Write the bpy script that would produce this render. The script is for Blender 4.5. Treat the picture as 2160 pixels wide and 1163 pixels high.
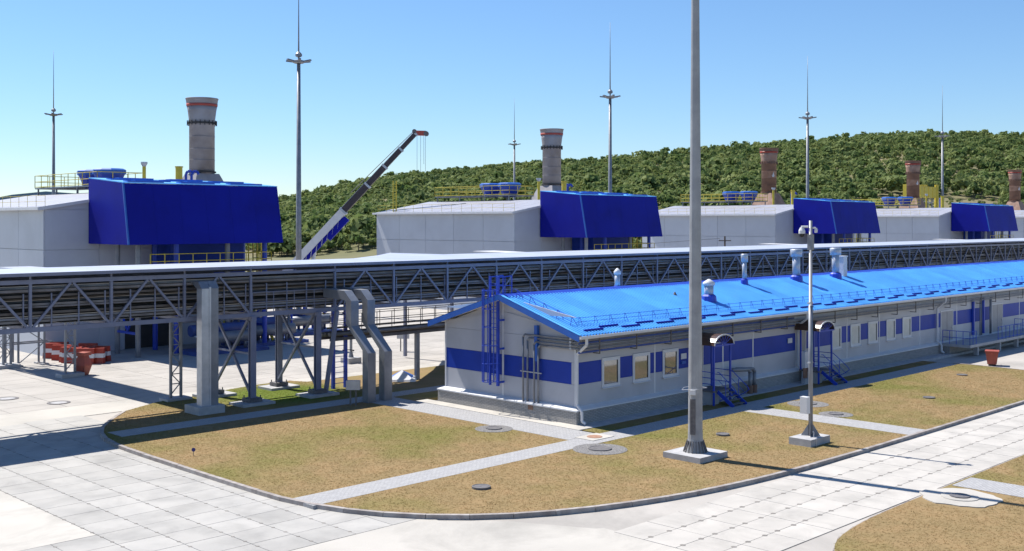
import bpy, math, random
import numpy as np
from mathutils import Vector, Matrix
random.seed(7); R = random.random
for o in list(bpy.data.objects): bpy.data.objects.remove(o)
scene = bpy.context.scene
col = scene.collection
rad = math.radians
# ---------------------------------------------------------------- frame: world x = along the long block (a), y = across it (b), camera looks along (1,1)
F, CX, YH, HC, S = 2307., 1080., 468., 10., math.sqrt(.5)
C0 = (136*HC/430.6, F*HC/430.6)
def ab(X, Y):                      # camera-frame metres (right, forward) -> site metres
    dx, dy = X-C0[0], Y-C0[1]
    return ((dx+dy)*S, (-dx+dy)*S)
def fromcam(u, depth, v=None):     # photo column + depth -> site position (and height)
    a, b = ab((u-CX)*depth/F, depth)
    return (a, b) if v is None else (a, b, HC-(v-YH)*depth/F)
CAMXY = ab(0, 0)
# ---------------------------------------------------------------- camera
cd = bpy.data.cameras.new('camera'); cam = bpy.data.objects.new('camera', cd); col.objects.link(cam)
cam.location = (CAMXY[0], CAMXY[1], HC); cam.rotation_euler = (rad(90), 0, rad(-45))
cd.sensor_width = 36; cd.lens = 36*F/2160; cd.shift_y = (YH-1163/2)/2160*1.0
cd.clip_start = .5; cd.clip_end = 12000
scene.camera = cam
# ---------------------------------------------------------------- sky, sun, exposure
SUN_EL, SUN_OFF = 56., 9.          # sun stands over +y, a little towards -x
sd = Vector((-math.sin(rad(SUN_OFF))*math.cos(rad(SUN_EL)), math.cos(rad(SUN_OFF))*math.cos(rad(SUN_EL)), math.sin(rad(SUN_EL))))
w = bpy.data.worlds.new('World'); scene.world = w; w.use_nodes = True
nt = w.node_tree; bg = nt.nodes['Background']
sky = nt.nodes.new('ShaderNodeTexSky'); sky.sky_type = 'NISHITA'; sky.sun_disc = False
sky.sun_elevation = rad(SUN_EL); sky.sun_rotation = math.atan2(sd.x, sd.y)
sky.altitude = 3000; sky.air_density = 1.6; sky.dust_density = 0.; sky.ozone_density = 10.0
nt.links.new(sky.outputs[0], bg.inputs[0]); bg.inputs[1].default_value = .094
sl = bpy.data.lights.new('sun', 'SUN'); sl.energy = 5.0; sl.angle = rad(.53); sl.color = (1, .96, .89)
so = bpy.data.objects.new('sun', sl); col.objects.link(so); so.rotation_euler = sd.to_track_quat('Z', 'Y').to_euler()
so.location = (0, 0, 120)
vs = scene.view_settings; vs.view_transform = 'Standard'; vs.look = 'None'; vs.exposure = 0.62; vs.gamma = 1; vs.use_curve_mapping = False
# ---------------------------------------------------------------- materials
M = {}
def mat(name, c, c2=None, scale=3., rough=.6, metal=0., bump=0., bscale=40., detail=5., lo=.35, hi=.65, rnd=0., spec=.5, stain=0., sscale=.25):
    m = bpy.data.materials.new(name); m.use_nodes = True; n = m.node_tree.nodes; l = m.node_tree.links
    b = n['Principled BSDF']; b.inputs['Roughness'].default_value = rough; b.inputs['Metallic'].default_value = metal
    b.inputs['Specular IOR Level'].default_value = spec
    geo = n.new('ShaderNodeNewGeometry'); out = None
    c = (*c, 1); c2 = (*(c2 or [x*.82 for x in c[:3]]), 1)
    no = n.new('ShaderNodeTexNoise'); no.inputs['Scale'].default_value = scale; no.inputs['Detail'].default_value = detail
    l.new(geo.outputs['Position'], no.inputs['Vector'])
    mr = n.new('ShaderNodeMapRange'); mr.inputs[1].default_value = lo; mr.inputs[2].default_value = hi; l.new(no.outputs[0], mr.inputs[0])
    mx = n.new('ShaderNodeMix'); mx.data_type = 'RGBA'; mx.inputs[6].default_value = c; mx.inputs[7].default_value = c2
    l.new(mr.outputs[0], mx.inputs[0]); out = mx.outputs[2]
    if stain:
        ns = n.new('ShaderNodeTexNoise'); ns.inputs['Scale'].default_value = sscale; ns.inputs['Detail'].default_value = 9; ns.inputs['Roughness'].default_value = .68; ns.inputs['Distortion'].default_value = .6
        l.new(geo.outputs['Position'], ns.inputs['Vector']); m3 = n.new('ShaderNodeMapRange'); m3.inputs[1].default_value = .48; m3.inputs[2].default_value = .72; m3.inputs[3].default_value = 1; m3.inputs[4].default_value = 1-stain; l.new(ns.outputs[0], m3.inputs[0])
        h3 = n.new('ShaderNodeHueSaturation'); l.new(m3.outputs[0], h3.inputs['Value']); l.new(out, h3.inputs['Color']); out = h3.outputs[0]
    if rnd:
        oi = n.new('ShaderNodeObjectInfo'); m2 = n.new('ShaderNodeMapRange'); m2.inputs[3].default_value = 1-rnd; m2.inputs[4].default_value = 1+rnd
        l.new(oi.outputs['Random'], m2.inputs[0]); hv = n.new('ShaderNodeHueSaturation'); l.new(m2.outputs[0], hv.inputs['Value']); l.new(out, hv.inputs['Color']); out = hv.outputs[0]
    l.new(out, b.inputs['Base Color'])
    if bump:
        nb = n.new('ShaderNodeTexNoise'); nb.inputs['Scale'].default_value = bscale; nb.inputs['Detail'].default_value = 4; l.new(geo.outputs['Position'], nb.inputs['Vector'])
        bp = n.new('ShaderNodeBump'); bp.inputs['Strength'].default_value = bump; bp.inputs['Distance'].default_value = .05; l.new(nb.outputs[0], bp.inputs['Height']); l.new(bp.outputs[0], b.inputs['Normal'])
    M[name] = m; return m
mat('concrete', (.475, .445, .40), (.42, .395, .355), .35, .85, bump=.2, bscale=25, rnd=.05, stain=.28)
mat('slab', (.465, .435, .395), (.415, .39, .355), .9, .85, bump=.15, bscale=20, rnd=.05, stain=.22, sscale=.5)
mat('slab_grey', (.395, .378, .352), (.345, .332, .312), .9, .85, bump=.15, bscale=20, rnd=.06, stain=.22, sscale=.45)
mat('apron', (.41, .38, .345), (.355, .33, .30), .22, .85, bump=.12, rnd=.04, stain=.25)
mat('joint', (.23, .21, .19), (.16, .148, .135), 4, .95)
mat('kerb', (.36, .33, .31), (.24, .205, .19), 2.5, .85, bump=.2, rnd=.1)
mat('paver', (.45, .44, .44), (.37, .365, .37), 5, .85, bump=.3, bscale=12)
m = M['paver']; n = m.node_tree.nodes; l = m.node_tree.links; bk = n.new('ShaderNodeTexBrick'); ge = n.new('ShaderNodeNewGeometry'); l.new(ge.outputs['Position'], bk.inputs['Vector']); bk.inputs['Scale'].default_value = 1; bk.inputs['Brick Width'].default_value = .22; bk.inputs['Row Height'].default_value = .11; bk.inputs['Mortar Size'].default_value = .006
bk.inputs['Color1'].default_value = (.37, .365, .365, 1); bk.inputs['Color2'].default_value = (.315, .31, .315, 1); bk.inputs['Mortar'].default_value = (.17, .165, .16, 1); l.new(bk.outputs[0], n['Principled BSDF'].inputs['Base Color'])
mat('footing', (.44, .43, .43), (.34, .34, .35), 2, .85, bump=.15)
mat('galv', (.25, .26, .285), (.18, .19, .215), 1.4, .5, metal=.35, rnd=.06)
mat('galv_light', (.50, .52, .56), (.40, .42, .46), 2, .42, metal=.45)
mat('rack_steel', (.20, .215, .30), (.165, .178, .255), 1.5, .55, metal=.1)
mat('rack_roof', (.44, .47, .55), (.38, .41, .48), .5, .45, metal=.1)
mat('pipe_grey', (.21, .20, .21), (.13, .122, .125), 1.2, .5, metal=.3)
mat('pipe_brown', (.12, .10, .09), (.07, .06, .055), 1.5, .6)
mat('pipe_blue', (.05, .10, .33), (.04, .07, .25), 1.5, .5)
mat('white_panel', (.47, .475, .51), (.43, .435, .47), .6, .5, rnd=.025, stain=.07, sscale=.6)
mat('hall_panel', (.50, .525, .58), (.465, .488, .54), .4, .45, rnd=.03, stain=.07)
mat('hall_roof', (.33, .335, .385), (.28, .285, .335), .6, .5)
mat('white_trim', (.66, .66, .67), (.60, .60, .62), 2, .45)
mat('stripe_blue', (.010, .045, .36), (.008, .038, .31), .8, .5, spec=.3, stain=.1)
mat('deep_blue', (.003, .008, .29), (.003, .006, .25), .35, .6, spec=.2, stain=.2, rnd=.05)
mat('trim_blue', (.02, .12, .48), (.018, .10, .42), 2, .4)
mat('roof_blue', (.105, .42, .88), (.085, .36, .80), .5, .42, rnd=.08, stain=.12, sscale=.4)
mat('steel_blue', (.018, .065, .48), (.015, .05, .40), 2, .42)
mat('yellow', (.62, .50, .05), (.52, .40, .04), 2, .5)
mat('door_grey', (.33, .32, .33), (.29, .28, .29), 2, .5)
mat('canopy_brown', (.09, .05, .035), (.06, .035, .03), 2, .3)
mat('rust', (.22, .125, .085), (.15, .085, .06), .7, .75)
mat('rust_light', (.36, .235, .175), (.26, .15, .105), 1.2, .75)
mat('stack_grey', (.33, .32, .34), (.24, .22, .225), .6, .6)
mat('red_band', (.42, .07, .05), (.34, .06, .045), 1, .6)
mat('red', (.40, .04, .016), (.28, .03, .014), 3, .45)
mat('bin_red', (.36, .075, .045), (.28, .06, .04), 3, .6)
mat('black', (.02, .02, .022), (.03, .03, .03), 2, .6)
mat('dark', (.035, .033, .033), (.05, .046, .045), 1, .8)
mat('boom_dark', (.05, .035, .04), (.035, .025, .03), 1, .45)
mat('wood', (.10, .075, .055), (.07, .05, .04), 3, .8)
mat('gravel', (.25, .24, .235), (.11, .105, .105), 14, .9, bump=.8, bscale=22)
mat('iron', (.16, .15, .15), (.10, .095, .10), 6, .7)
mat('brown_lid', (.36, .20, .13), (.28, .15, .10), 5, .8)
mat('soil', (.26, .205, .13), (.15, .15, .06), .03, .95)
mat('bark', (.11, .085, .065), (.07, .055, .045), 3, .9)
def leafmat(name, c, c2, sc):
    m = mat(name, c, c2, sc, .75, rnd=.0, lo=.38, hi=.62); b = m.node_tree.nodes['Principled BSDF']; b.inputs['Specular IOR Level'].default_value = .15; nn = m.node_tree; tl = nn.nodes.new('ShaderNodeBsdfTranslucent'); ms_ = nn.nodes.new('ShaderNodeMixShader'); ms_.inputs[0].default_value = .38; src = b.inputs['Base Color'].links[0].from_socket; nn.links.new(src, tl.inputs[0]); nn.links.new(b.outputs[0], ms_.inputs[1]); nn.links.new(tl.outputs[0], ms_.inputs[2]); nn.links.new(ms_.outputs[0], nn.nodes['Material Output'].inputs[0])
leafmat('leaf', (.235, .275, .10), (.105, .16, .05), .13)
m = bpy.data.materials.new('window_glass'); m.use_nodes = True; b = m.node_tree.nodes['Principled BSDF']
b.inputs['Base Color'].default_value = (.33, .335, .34, 1); b.inputs['Metallic'].default_value = .75; b.inputs['Roughness'].default_value = .04; M['window_glass'] = m
mat('violet', (.06, .045, .20), (.05, .04, .16), 8, .6)
mat('pole_grey', (.36, .365, .375), (.28, .285, .30), 1.2, .55, metal=.15, stain=.15, sscale=1.5)
mat('blind', (.70, .67, .60), (.62, .59, .53), 2, .6)
# brick plinth
m = mat('brick', (.36, .34, .32), None, 3, .9); n = m.node_tree.nodes; l = m.node_tree.links; b = n['Principled BSDF']
geo = n.new('ShaderNodeNewGeometry'); sp = n.new('ShaderNodeSeparateXYZ'); l.new(geo.outputs['Position'], sp.inputs[0])
ad = n.new('ShaderNodeMath'); l.new(sp.outputs[0], ad.inputs[0]); l.new(sp.outputs[1], ad.inputs[1])
cb = n.new('ShaderNodeCombineXYZ'); l.new(ad.outputs[0], cb.inputs[0]); l.new(sp.outputs[2], cb.inputs[1])
bk = n.new('ShaderNodeTexBrick'); l.new(cb.outputs[0], bk.inputs['Vector']); bk.inputs['Scale'].default_value = 1; bk.inputs['Brick Width'].default_value = .26; bk.inputs['Row Height'].default_value = .08; bk.inputs['Mortar Size'].default_value = .012
bk.inputs['Color1'].default_value = (.40, .375, .35, 1); bk.inputs['Color2'].default_value = (.31, .30, .29, 1); bk.inputs['Mortar'].default_value = (.20, .195, .19, 1)
l.new(bk.outputs[0], b.inputs['Base Color']); bp = n.new('ShaderNodeBump'); bp.inputs['Strength'].default_value = .5; bp.inputs['Distance'].default_value = .02; bp.invert = True
l.new(bk.outputs[1], bp.inputs['Height']); l.new(bp.outputs[0], b.inputs['Normal'])
# lawn: dry straw turf with greener patches that have shapes of their own
m = bpy.data.materials.new('turf'); m.use_nodes = True; n = m.node_tree.nodes; l = m.node_tree.links; b = n['Principled BSDF']; b.inputs['Roughness'].default_value = .95; b.inputs['Specular IOR Level'].default_value = .1
geo = n.new('ShaderNodeNewGeometry')
def noise(sc, det=6, rough=.6):
    q = n.new('ShaderNodeTexNoise'); q.inputs['Scale'].default_value = sc; q.inputs['Detail'].default_value = det; q.inputs['Roughness'].default_value = rough; l.new(geo.outputs['Position'], q.inputs['Vector']); return q.outputs[0]
def ramp(x, lo, hi):
    q = n.new('ShaderNodeMapRange'); q.inputs[1].default_value = lo; q.inputs[2].default_value = hi; l.new(x, q.inputs[0]); return q.outputs[0]
def mix(f, a, b_):
    q = n.new('ShaderNodeMix'); q.data_type = 'RGBA'; l.new(f, q.inputs[0])
    for i, v in ((6, a), (7, b_)):
        if isinstance(v, tuple): q.inputs[i].default_value = (*v, 1)
        else: l.new(v, q.inputs[i])
    return q.outputs[2]
c = mix(ramp(noise(9, 8, .75), .35, .65), (.255, .185, .092), (.222, .160, .080))
c = mix(ramp(noise(.9, 4), .42, .68), c, (.285, .195, .10))
g = ramp(noise(.12, 5, .55), .47, .66)
c = mix(g, c, mix(ramp(noise(7, 6, .7), .35, .65), (.175, .165, .05), (.15, .138, .044)))
dv = n.new('ShaderNodeVectorMath'); dv.operation = 'DISTANCE'; l.new(geo.outputs['Position'], dv.inputs[0]); dv.inputs[1].default_value = (-4.6, 18.6, 0)
c = mix(ramp(dv.outputs['Value'], 5.2, 2.5), c, mix(ramp(noise(6, 6, .7), .35, .65), (.105, .16, .022), (.135, .145, .033)))
l.new(c, b.inputs['Base Color']); bp = n.new('ShaderNodeBump'); bp.inputs['Strength'].default_value = .3; bp.inputs['Distance'].default_value = .04; l.new(noise(11, 6, .7), bp.inputs['Height']); l.new(bp.outputs[0], b.inputs['Normal']); M['turf'] = m
m = M['turf'].copy(); m.name = 'blade'; n = m.node_tree; b = n.nodes['Principled BSDF']; tl = n.nodes.new('ShaderNodeBsdfTranslucent'); mx = n.nodes.new('ShaderNodeMixShader'); mx.inputs[0].default_value = .6
hs = n.nodes.new('ShaderNodeHueSaturation'); hs.inputs['Value'].default_value = 1.4; n.links.new(b.inputs['Base Color'].links[0].from_socket, hs.inputs['Color']); n.links.new(hs.outputs[0], b.inputs['Base Color']); n.links.new(hs.outputs[0], tl.inputs[0]); n.links.new(b.outputs[0], mx.inputs[1]); n.links.new(tl.outputs[0], mx.inputs[2]); n.links.new(mx.outputs[0], n.nodes['Material Output'].inputs[0]); M['blade'] = m  # turf colour brightened to offset the shading of backlit blades
# ---------------------------------------------------------------- mesh helpers
class MB:
    def __init__(s): s.v = []; s.f = []
    def add(s, vs, fs):
        o = len(s.v); s.v += [tuple(p) for p in vs]; s.f += [tuple(i+o for i in q) for q in fs]; return s
    def box(s, x0, x1, y0, y1, z0, z1):
        return s.add([(x, y, z) for z in (z0, z1) for x, y in ((x0, y0), (x1, y0), (x1, y1), (x0, y1))],
                     [(3, 2, 1, 0), (4, 5, 6, 7), (0, 1, 5, 4), (1, 2, 6, 5), (2, 3, 7, 6), (3, 0, 4, 7)])
    def beam(s, p, q, w, h=None, up=(0, 0, 1)):
        p, q = Vector(p), Vector(q); d = (q-p).normalized(); up = Vector(up)
        if abs(d.dot(up)) > .98: up = Vector((0, 1, 0))
        x = d.cross(up).normalized()*(w/2); y = x.cross(d).normalized()*((h or w)/2)
        vs = [c+i*x+j*y for c in (p, q) for i, j in ((-1, -1), (1, -1), (1, 1), (-1, 1))]
        return s.add(vs, [(0, 1, 2, 3), (7, 6, 5, 4), (0, 4, 5, 1), (1, 5, 6, 2), (2, 6, 7, 3), (3, 7, 4, 0)])
    def tube(s, p, q, r, n=8, r2=None):
        p, q = Vector(p), Vector(q); d = (q-p).normalized(); up = Vector((0, 0, 1)) if abs(d.z) < .9 else Vector((0, 1, 0))
        x = d.cross(up).normalized(); y = x.cross(d); r2 = r if r2 is None else r2
        vs = [c+rr*(math.cos(2*math.pi*i/n)*x+math.sin(2*math.pi*i/n)*y) for c, rr in ((p, r), (q, r2)) for i in range(n)]
        return s.add(vs, [(i, (i+1) % n, n+(i+1) % n, n+i) for i in range(n)]+[tuple(range(n))[::-1], tuple(range(n, 2*n))])
    def path(s, pts, r, n=6):
        for p, q in zip(pts, pts[1:]): s.tube(p, q, r, n)
        return s
    def lathe(s, prof, n=24, c=(0, 0), cap=True):
        k = len(prof); vs = [(c[0]+r*math.cos(2*math.pi*i/n), c[1]+r*math.sin(2*math.pi*i/n), z) for r, z in prof for i in range(n)]
        fs = [(j*n+i, j*n+(i+1) % n, (j+1)*n+(i+1) % n, (j+1)*n+i) for j in range(k-1) for i in range(n)]
        if cap: fs += [tuple(range(n))[::-1], tuple(range((k-1)*n, k*n))]
        return s.add(vs, fs)
    def prism(s, poly, z0, z1):
        n = len(poly); ar = sum(poly[i][0]*poly[(i+1) % n][1]-poly[(i+1) % n][0]*poly[i][1] for i in range(n))
        if ar < 0: poly = poly[::-1]
        return s.add([(x, y, z0) for x, y in poly]+[(x, y, z1) for x, y in poly],
                     [tuple(range(n))[::-1], tuple(range(n, 2*n))]+[(i, (i+1) % n, n+(i+1) % n, n+i) for i in range(n)])
    def loft(s, A, B):             # two equal rings of 3d points
        n = len(A); return s.add(list(A)+list(B), [tuple(range(n))[::-1], tuple(range(n, 2*n))]+[(i, (i+1) % n, n+(i+1) % n, n+i) for i in range(n)])
    def mesh(s, name, m, smooth=False):
        me = bpy.data.meshes.new(name); me.from_pydata(s.v, [], s.f); me.materials.append(M[m])
        if smooth: me.polygons.foreach_set('use_smooth', [len(p.vertices) == 4 for p in me.polygons])
        return me
    def build(s, name, m, parent=None, loc=(0, 0, 0), rz=0, smooth=False):
        o = bpy.data.objects.new(name, s.mesh(name, m, smooth)); col.objects.link(o); o.location = loc; o.rotation_euler.z = rz
        if parent: o.parent = parent
        return o
def inst(me, name, parent, loc, rz=0):
    o = bpy.data.objects.new(name, me); col.objects.link(o); o.location = loc; o.rotation_euler.z = rz; o.parent = parent; return o
def tag(o, label=None, cat=None, group=None, kind=None):
    for k, v in (('label', label), ('category', cat), ('group', group), ('kind', kind)):
        if v: o[k] = v
    return o
def thing(name, label, cat, loc=(0, 0, 0), rz=0, group=None):
    o = bpy.data.objects.new(name, None); o.empty_display_size = .3; col.objects.link(o); o.location = loc; o.rotation_euler.z = rz
    return tag(o, label, cat, group)
def dup(root, loc, label, rz=None):
    r = root.copy(); col.objects.link(r); r.location = loc; r['label'] = label
    if rz is not None: r.rotation_euler.z = rz
    for ch in list(root.children):
        c = ch.copy(); col.objects.link(c); c.parent = r
        for g in list(ch.children):
            d = g.copy(); col.objects.link(d); d.parent = c
    return r
def sheet(name, poly, z, m, thick=.3, kind='structure'):
    return tag(MB().prism(poly, z-thick, z).build(name, m), kind=kind)
# ================================================================ GROUND
RZ = -.13                                       # road level; lawns and paths lie at about 0, a kerb higher
tag(MB().add([(-7000, -7000, -.45), (7000, -7000, -.45), (7000, 7000, -.45), (-7000, 7000, -.45)], [(0, 1, 2, 3)]).build('ground', 'soil'), kind='structure')
sheet('concrete_fillet', [(-18.2, -9.6), (-17.1, -9.6), (-12.4, -12.2), (-12.4, -12.75), (-18.2, -12.75)], RZ-.001, 'concrete', .2)
apron = sheet('concrete_apron', [(-90, -40), (260, -40), (260, 110), (-90, 110)], RZ-.02, 'apron')
bed = sheet('slab_bed', [(-27.6, -7), (-15.7, -7), (-15.7, 20.6), (-27.6, 20.6)], RZ-.012, 'joint', .1)
# slab fields
def field(parent, a0, da, na, b0, db, nb, keep, m='slab', h=.16, z=RZ, gap=.022):
    me = MB().box(gap/2, da-gap/2, gap/2, db-gap/2, -h, 0).mesh('slab', m); k = 0
    for i in range(na):
        for j in range(nb):
            a, b_ = a0+i*da, b0+j*db
            if keep(a+da/2, b_+db/2):
                inst(me, 'slab', parent, (a, b_, z+R()*.004)); k += 1
    return k
road = tag(MB().box(-12.5, 70, -17.72, -12.72, -.32, RZ-.012).build('road', 'joint'), kind='structure')
field(road, -12.5, 1.75, 46, -17.71, 1.245, 4, lambda a, b_: True)
road2 = bed; road2.name = 'road'
field(road2, -27.6, 1.5, 8, -7, 1.46, 19, lambda a, b_: not (a < -24.6 and b_ > -.9), 'slab_grey')
mb = MB()                                        # lifting-loop pockets along the long joints
for i in range(46):
    for jb in (-16.465, -15.22, -13.975):
        for t in (.22, .78):
            mb.lathe([(.10, RZ+.004), (.08, RZ+.009)], 7, (-12.5+1.75*(i+t), jb+.02*R()))
for i in range(1, 7):
    for j in range(19):
        for t in (.25, .75):
          if not (i < 2 and j > 3) and not (i > 6): mb.lathe([(.07, RZ+.004), (.05, RZ+.008)], 6, (-27.6+1.5*i, -7+1.46*(j+t)))
tag(mb.build('joint_pocket', 'joint', road), kind='stuff')
cast = sheet('concrete_junction', [(-45, -30), (-12.52, -30), (-12.52, -12.3), (-14, -9.5), (-15.65, -7.8), (-15.65, -7.02), (-27.62, -7.02), (-27.62, -1.16), (-45, -1.16)], RZ, 'concrete', .2)
cast2 = sheet('concrete_road_strip', [(-45, -1.14), (-24.62, -1.14), (-24.62, 20.4), (-45, 20.4)], RZ+.002, 'concrete', .2)
# back apron joints: slabs between the rack and the halls
yard = tag(MB().box(-30, 34, 22.2, 46.5, -.3, RZ-.014).build('yard', 'joint'), kind='structure')
field(yard, -30, 3.0, 21, 23.9, 1.75, 13, lambda a, b_: True, 'apron', gap=.03)
mb = MB().box(-30, 33, 20.42, 23.88, -.3, RZ+.003); mb.build('concrete_strip', 'concrete', yard)
# lawns
def arc(c, r, t0, t1, n): return [(c[0]+r*math.cos(rad(t0+(t1-t0)*i/n)), c[1]+r*math.sin(rad(t0+(t1-t0)*i/n))) for i in range(n+1)]
edge = [(-13.8, 19.6), (-15.8, 17.3), (-16.9, 15.6), (-17.6, 13.8), (-18.0, 11.6), (-18.05, 6), (-18.05, 1), (-18.0, -2), (-17.6, -3.8), (-16.9, -5.6), (-15.7, -7.4), (-14.1, -8.9), (-12.3, -10.0), (-10, -10.95), (-7, -11.75), (-4.5, -12.15), (-2, -12.4), (3, -12.6), (12, -12.68), (24, -12.7), (34, -12.7)]
def smooth(p, k=2):
    for _ in range(k):
        q = [p[0]]
        for s_, t in zip(p, p[1:]): q += [(.75*s_[0]+.25*t[0], .75*s_[1]+.25*t[1]), (.25*s_[0]+.75*t[0], .25*s_[1]+.75*t[1])]
        p = q+[p[-1]]
    return p
edge = smooth(edge)
LZ = 0.
lawn_poly = edge+[(35.6, -12.7), (36.4, -8), (36.7, -4.2), (36.4, -3.52)]+[(-.6, -3.52), (-.6, -2.1), (-.85, -2.1), (-.85, 11.3), (-.85, 21.8), (-1.3, 22.9), (-3.8, 22.9), (-6.4, 22.3), (-9, 21.45), (-11.1, 21.2)]
lawn = sheet('lawn', lawn_poly, LZ, 'turf', .3)
sheet('lawn', [(-.85, 11.4), (12, 11.4), (12, 21.6), (-.85, 21.8)], LZ-.003, 'turf', .3)
sheet('lawn', [(-.62, -.92), (36.4, -.92), (36.4, -3.5), (-.62, -3.5)], LZ-.005, 'turf', .3)
nearlawn = smooth([(-13, -30), (-11.4, -22), (-10.4, -19.6), (-8.6, -18.4), (-6, -17.95), (-3, -17.85), (1, -17.84), (10, -17.82), (40, -17.82)], 2)
sheet('lawn', nearlawn+[(40, -34), (-13, -34)], LZ-.10, 'turf', .3)
isl = [(-32.7+5.2*math.cos(t/12*2*math.pi), 5.2+2.4*math.sin(t/12*2*math.pi)) for t in range(12)]
# paths of small pavers
def pave(name, x0, x1, y0, y1, z=.006): tag(MB().box(x0, x1, y0, y1, -.2, z).build(name, 'paver'), kind='structure')
pave('path', -17.86, -2.9, -3.5, -2.1); pave('path', -2.9, 36.2, -3.52, -2.08, .009)
pave('path', -2.9, -.85, -2.06, 13.3, .012); pave('path', -17.0, -2.92, 13.1, 14.6, .008); pave('path', 9.3, 11.1, -12.6, -3.54, .007)
pave('path', -2.88, 12, 13.32, 14.6, .010)
tag(MB().box(-.84, -.002, -.9, 11.2, -.2, .03).build('wall_pavement', 'concrete'), kind='structure')
tag(MB().box(0, 80, -.9, -.002, -.2, .025).build('wall_pavement', 'footing'), kind='structure')
tag(MB().box(1.4, 3.2, -34, -17.95, -.3, -.085).build('path', 'paver'), kind='structure')
# kerb stones
def kerb(name, pts, ln, label, top=.018):
    root = tag(thing(name, None, None), kind='structure'); d = 0; seq = [pts[0]]
    P = [Vector((*p, 0)) for p in pts]; cur = P[0]; acc = 0
    for q in P[1:]:
        while (q-cur).length+acc >= ln:
            cur = cur+(q-cur).normalized()*(ln-acc); acc = 0; seq.append((cur.x, cur.y))
        acc += (q-cur).length; cur = q
    for s_, t in zip(seq, seq[1:]):
        s3, t3 = Vector((*s_, 0)), Vector((*t, 0)); dd = (t3-s3).normalized(); nx = Vector((-dd.y, dd.x, 0))
        j = .006; a_, b_ = s3+dd*j, t3-dd*j; zz = top+.01*(R()-.5)
        ring = lambda p: [p+nx*.10+Vector((0, 0, -.4)), p-nx*.09+Vector((0, 0, -.4)), p-nx*.075+Vector((0, 0, zz)), p+nx*.10+Vector((0, 0, zz))]
        mid = (s3+t3)/2
        MB().loft([v-mid for v in ring(a_)], [v-mid for v in ring(b_)]).build('kerb_stone', 'kerb', root, mid)
    return root
kerb('kerb', edge, 1.5, '')
kerb('kerb', [(35.9, -12.0), (36.5, -8), (36.75, -4.2), (36.5, -2.2)], 1.0, '')
kerb('kerb', [(x, y-.02) for x, y in nearlawn[::-1]], 1.5, '', -.105)
kerb('kerb', smooth([(-32, -1.4), (-29.8, -.6), (-28.7, 1.0), (-28.6, 4), (-29.6, 6.4)], 2), 1.0, '')
sheet('lawn', smooth([(-32, -1.3), (-29.9, -.5), (-28.8, 1.0), (-28.7, 4), (-29.7, 6.4)], 2)+[(-34, 6), (-34, -1)], .0, 'turf', .3)
# ---- grass tufts
def tufts(name, polys, count, avoid, h=.07):
    rng = np.random.default_rng(3); V = []; k = 0
    def inside(x, y, poly):
        c_ = np.zeros(len(x), bool); j = len(poly)-1
        for i in range(len(poly)):
            xi, yi = poly[i]; xj, yj = poly[j]
            cond = ((yi > y) != (yj > y)); xx = (xj-xi)*(y-yi)/((yj-yi) if yj != yi else 1e-9)+xi
            c_ ^= cond & (x < xx); j = i
        return c_
    pts = []
    for poly, zz in polys:
        P = np.array(poly); lo, hi = P.min(0), P.max(0); n_ = int(count*(hi-lo).prod()/900)
        x, y = rng.uniform(lo[0], hi[0], n_), rng.uniform(lo[1], hi[1], n_)
        ok = inside(x, y, poly)
        for (x0, x1, y0, y1) in avoid: ok &= ~((x > x0) & (x < x1) & (y > y0) & (y < y1))
        pts.append(np.c_[x[ok], y[ok], np.full(ok.sum(), zz)])
    P = np.concatenate(pts); n_ = len(P); B = 3
    base = np.repeat(P, B, 0); N = len(base); th = rng.uniform(0, 2*np.pi, N); r_ = rng.uniform(0, .06, N)
    base = base+np.c_[np.cos(th)*r_, np.sin(th)*r_, np.zeros(N)]; t2 = rng.uniform(0, 2*np.pi, N); wd = rng.uniform(.008, .018, N); hh = rng.uniform(.4, 1.2, N)*h
    dx = np.c_[np.cos(t2)*wd, np.sin(t2)*wd, np.zeros(N)]; tip = base+np.c_[rng.normal(0, .022, N), rng.normal(0, .022, N), hh]
    V = np.stack([base-dx, base+dx, tip], 1).reshape(-1, 3)
    me = bpy.data.meshes.new(name); me.vertices.add(len(V)); me.vertices.foreach_set('co', V.ravel()); me.loops.add(len(V)); me.loops.foreach_set('vertex_index', np.arange(len(V), dtype=np.int32))
    me.polygons.add(N); me.polygons.foreach_set('loop_start', np.arange(0, 3*N, 3, dtype=np.int32)); me.polygons.foreach_set('loop_total', np.full(N, 3, np.int32)); me.update(); me.materials.append(M['blade'])
    o = bpy.data.objects.new(name, me); col.objects.link(o); return tag(o, 'short dry grass blades growing on the lawns', 'grass', kind='stuff')
avoid = [(-18, -2.9, -3.52, -2.08), (-2.9, 36.3, -3.55, -2.05), (-3, -.8, -2.1, 13.3), (-17, 12, 13.05, 14.65), (9.25, 11.15, -12.7, -3.5), (1.35, 3.25, -34, -17.9), (-1.8, 1.3, -20.2, -17.4), (0, 80, -.95, 10.4)]
tufts('grass', [(lawn_poly, 0), ([(-.6, -.92), (36.4, -.92), (36.4, -2.1), (-.6, -2.1)], -.005), (nearlawn+[(40, -34), (-13, -34)], -.10)], 120000, avoid, .02)
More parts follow.
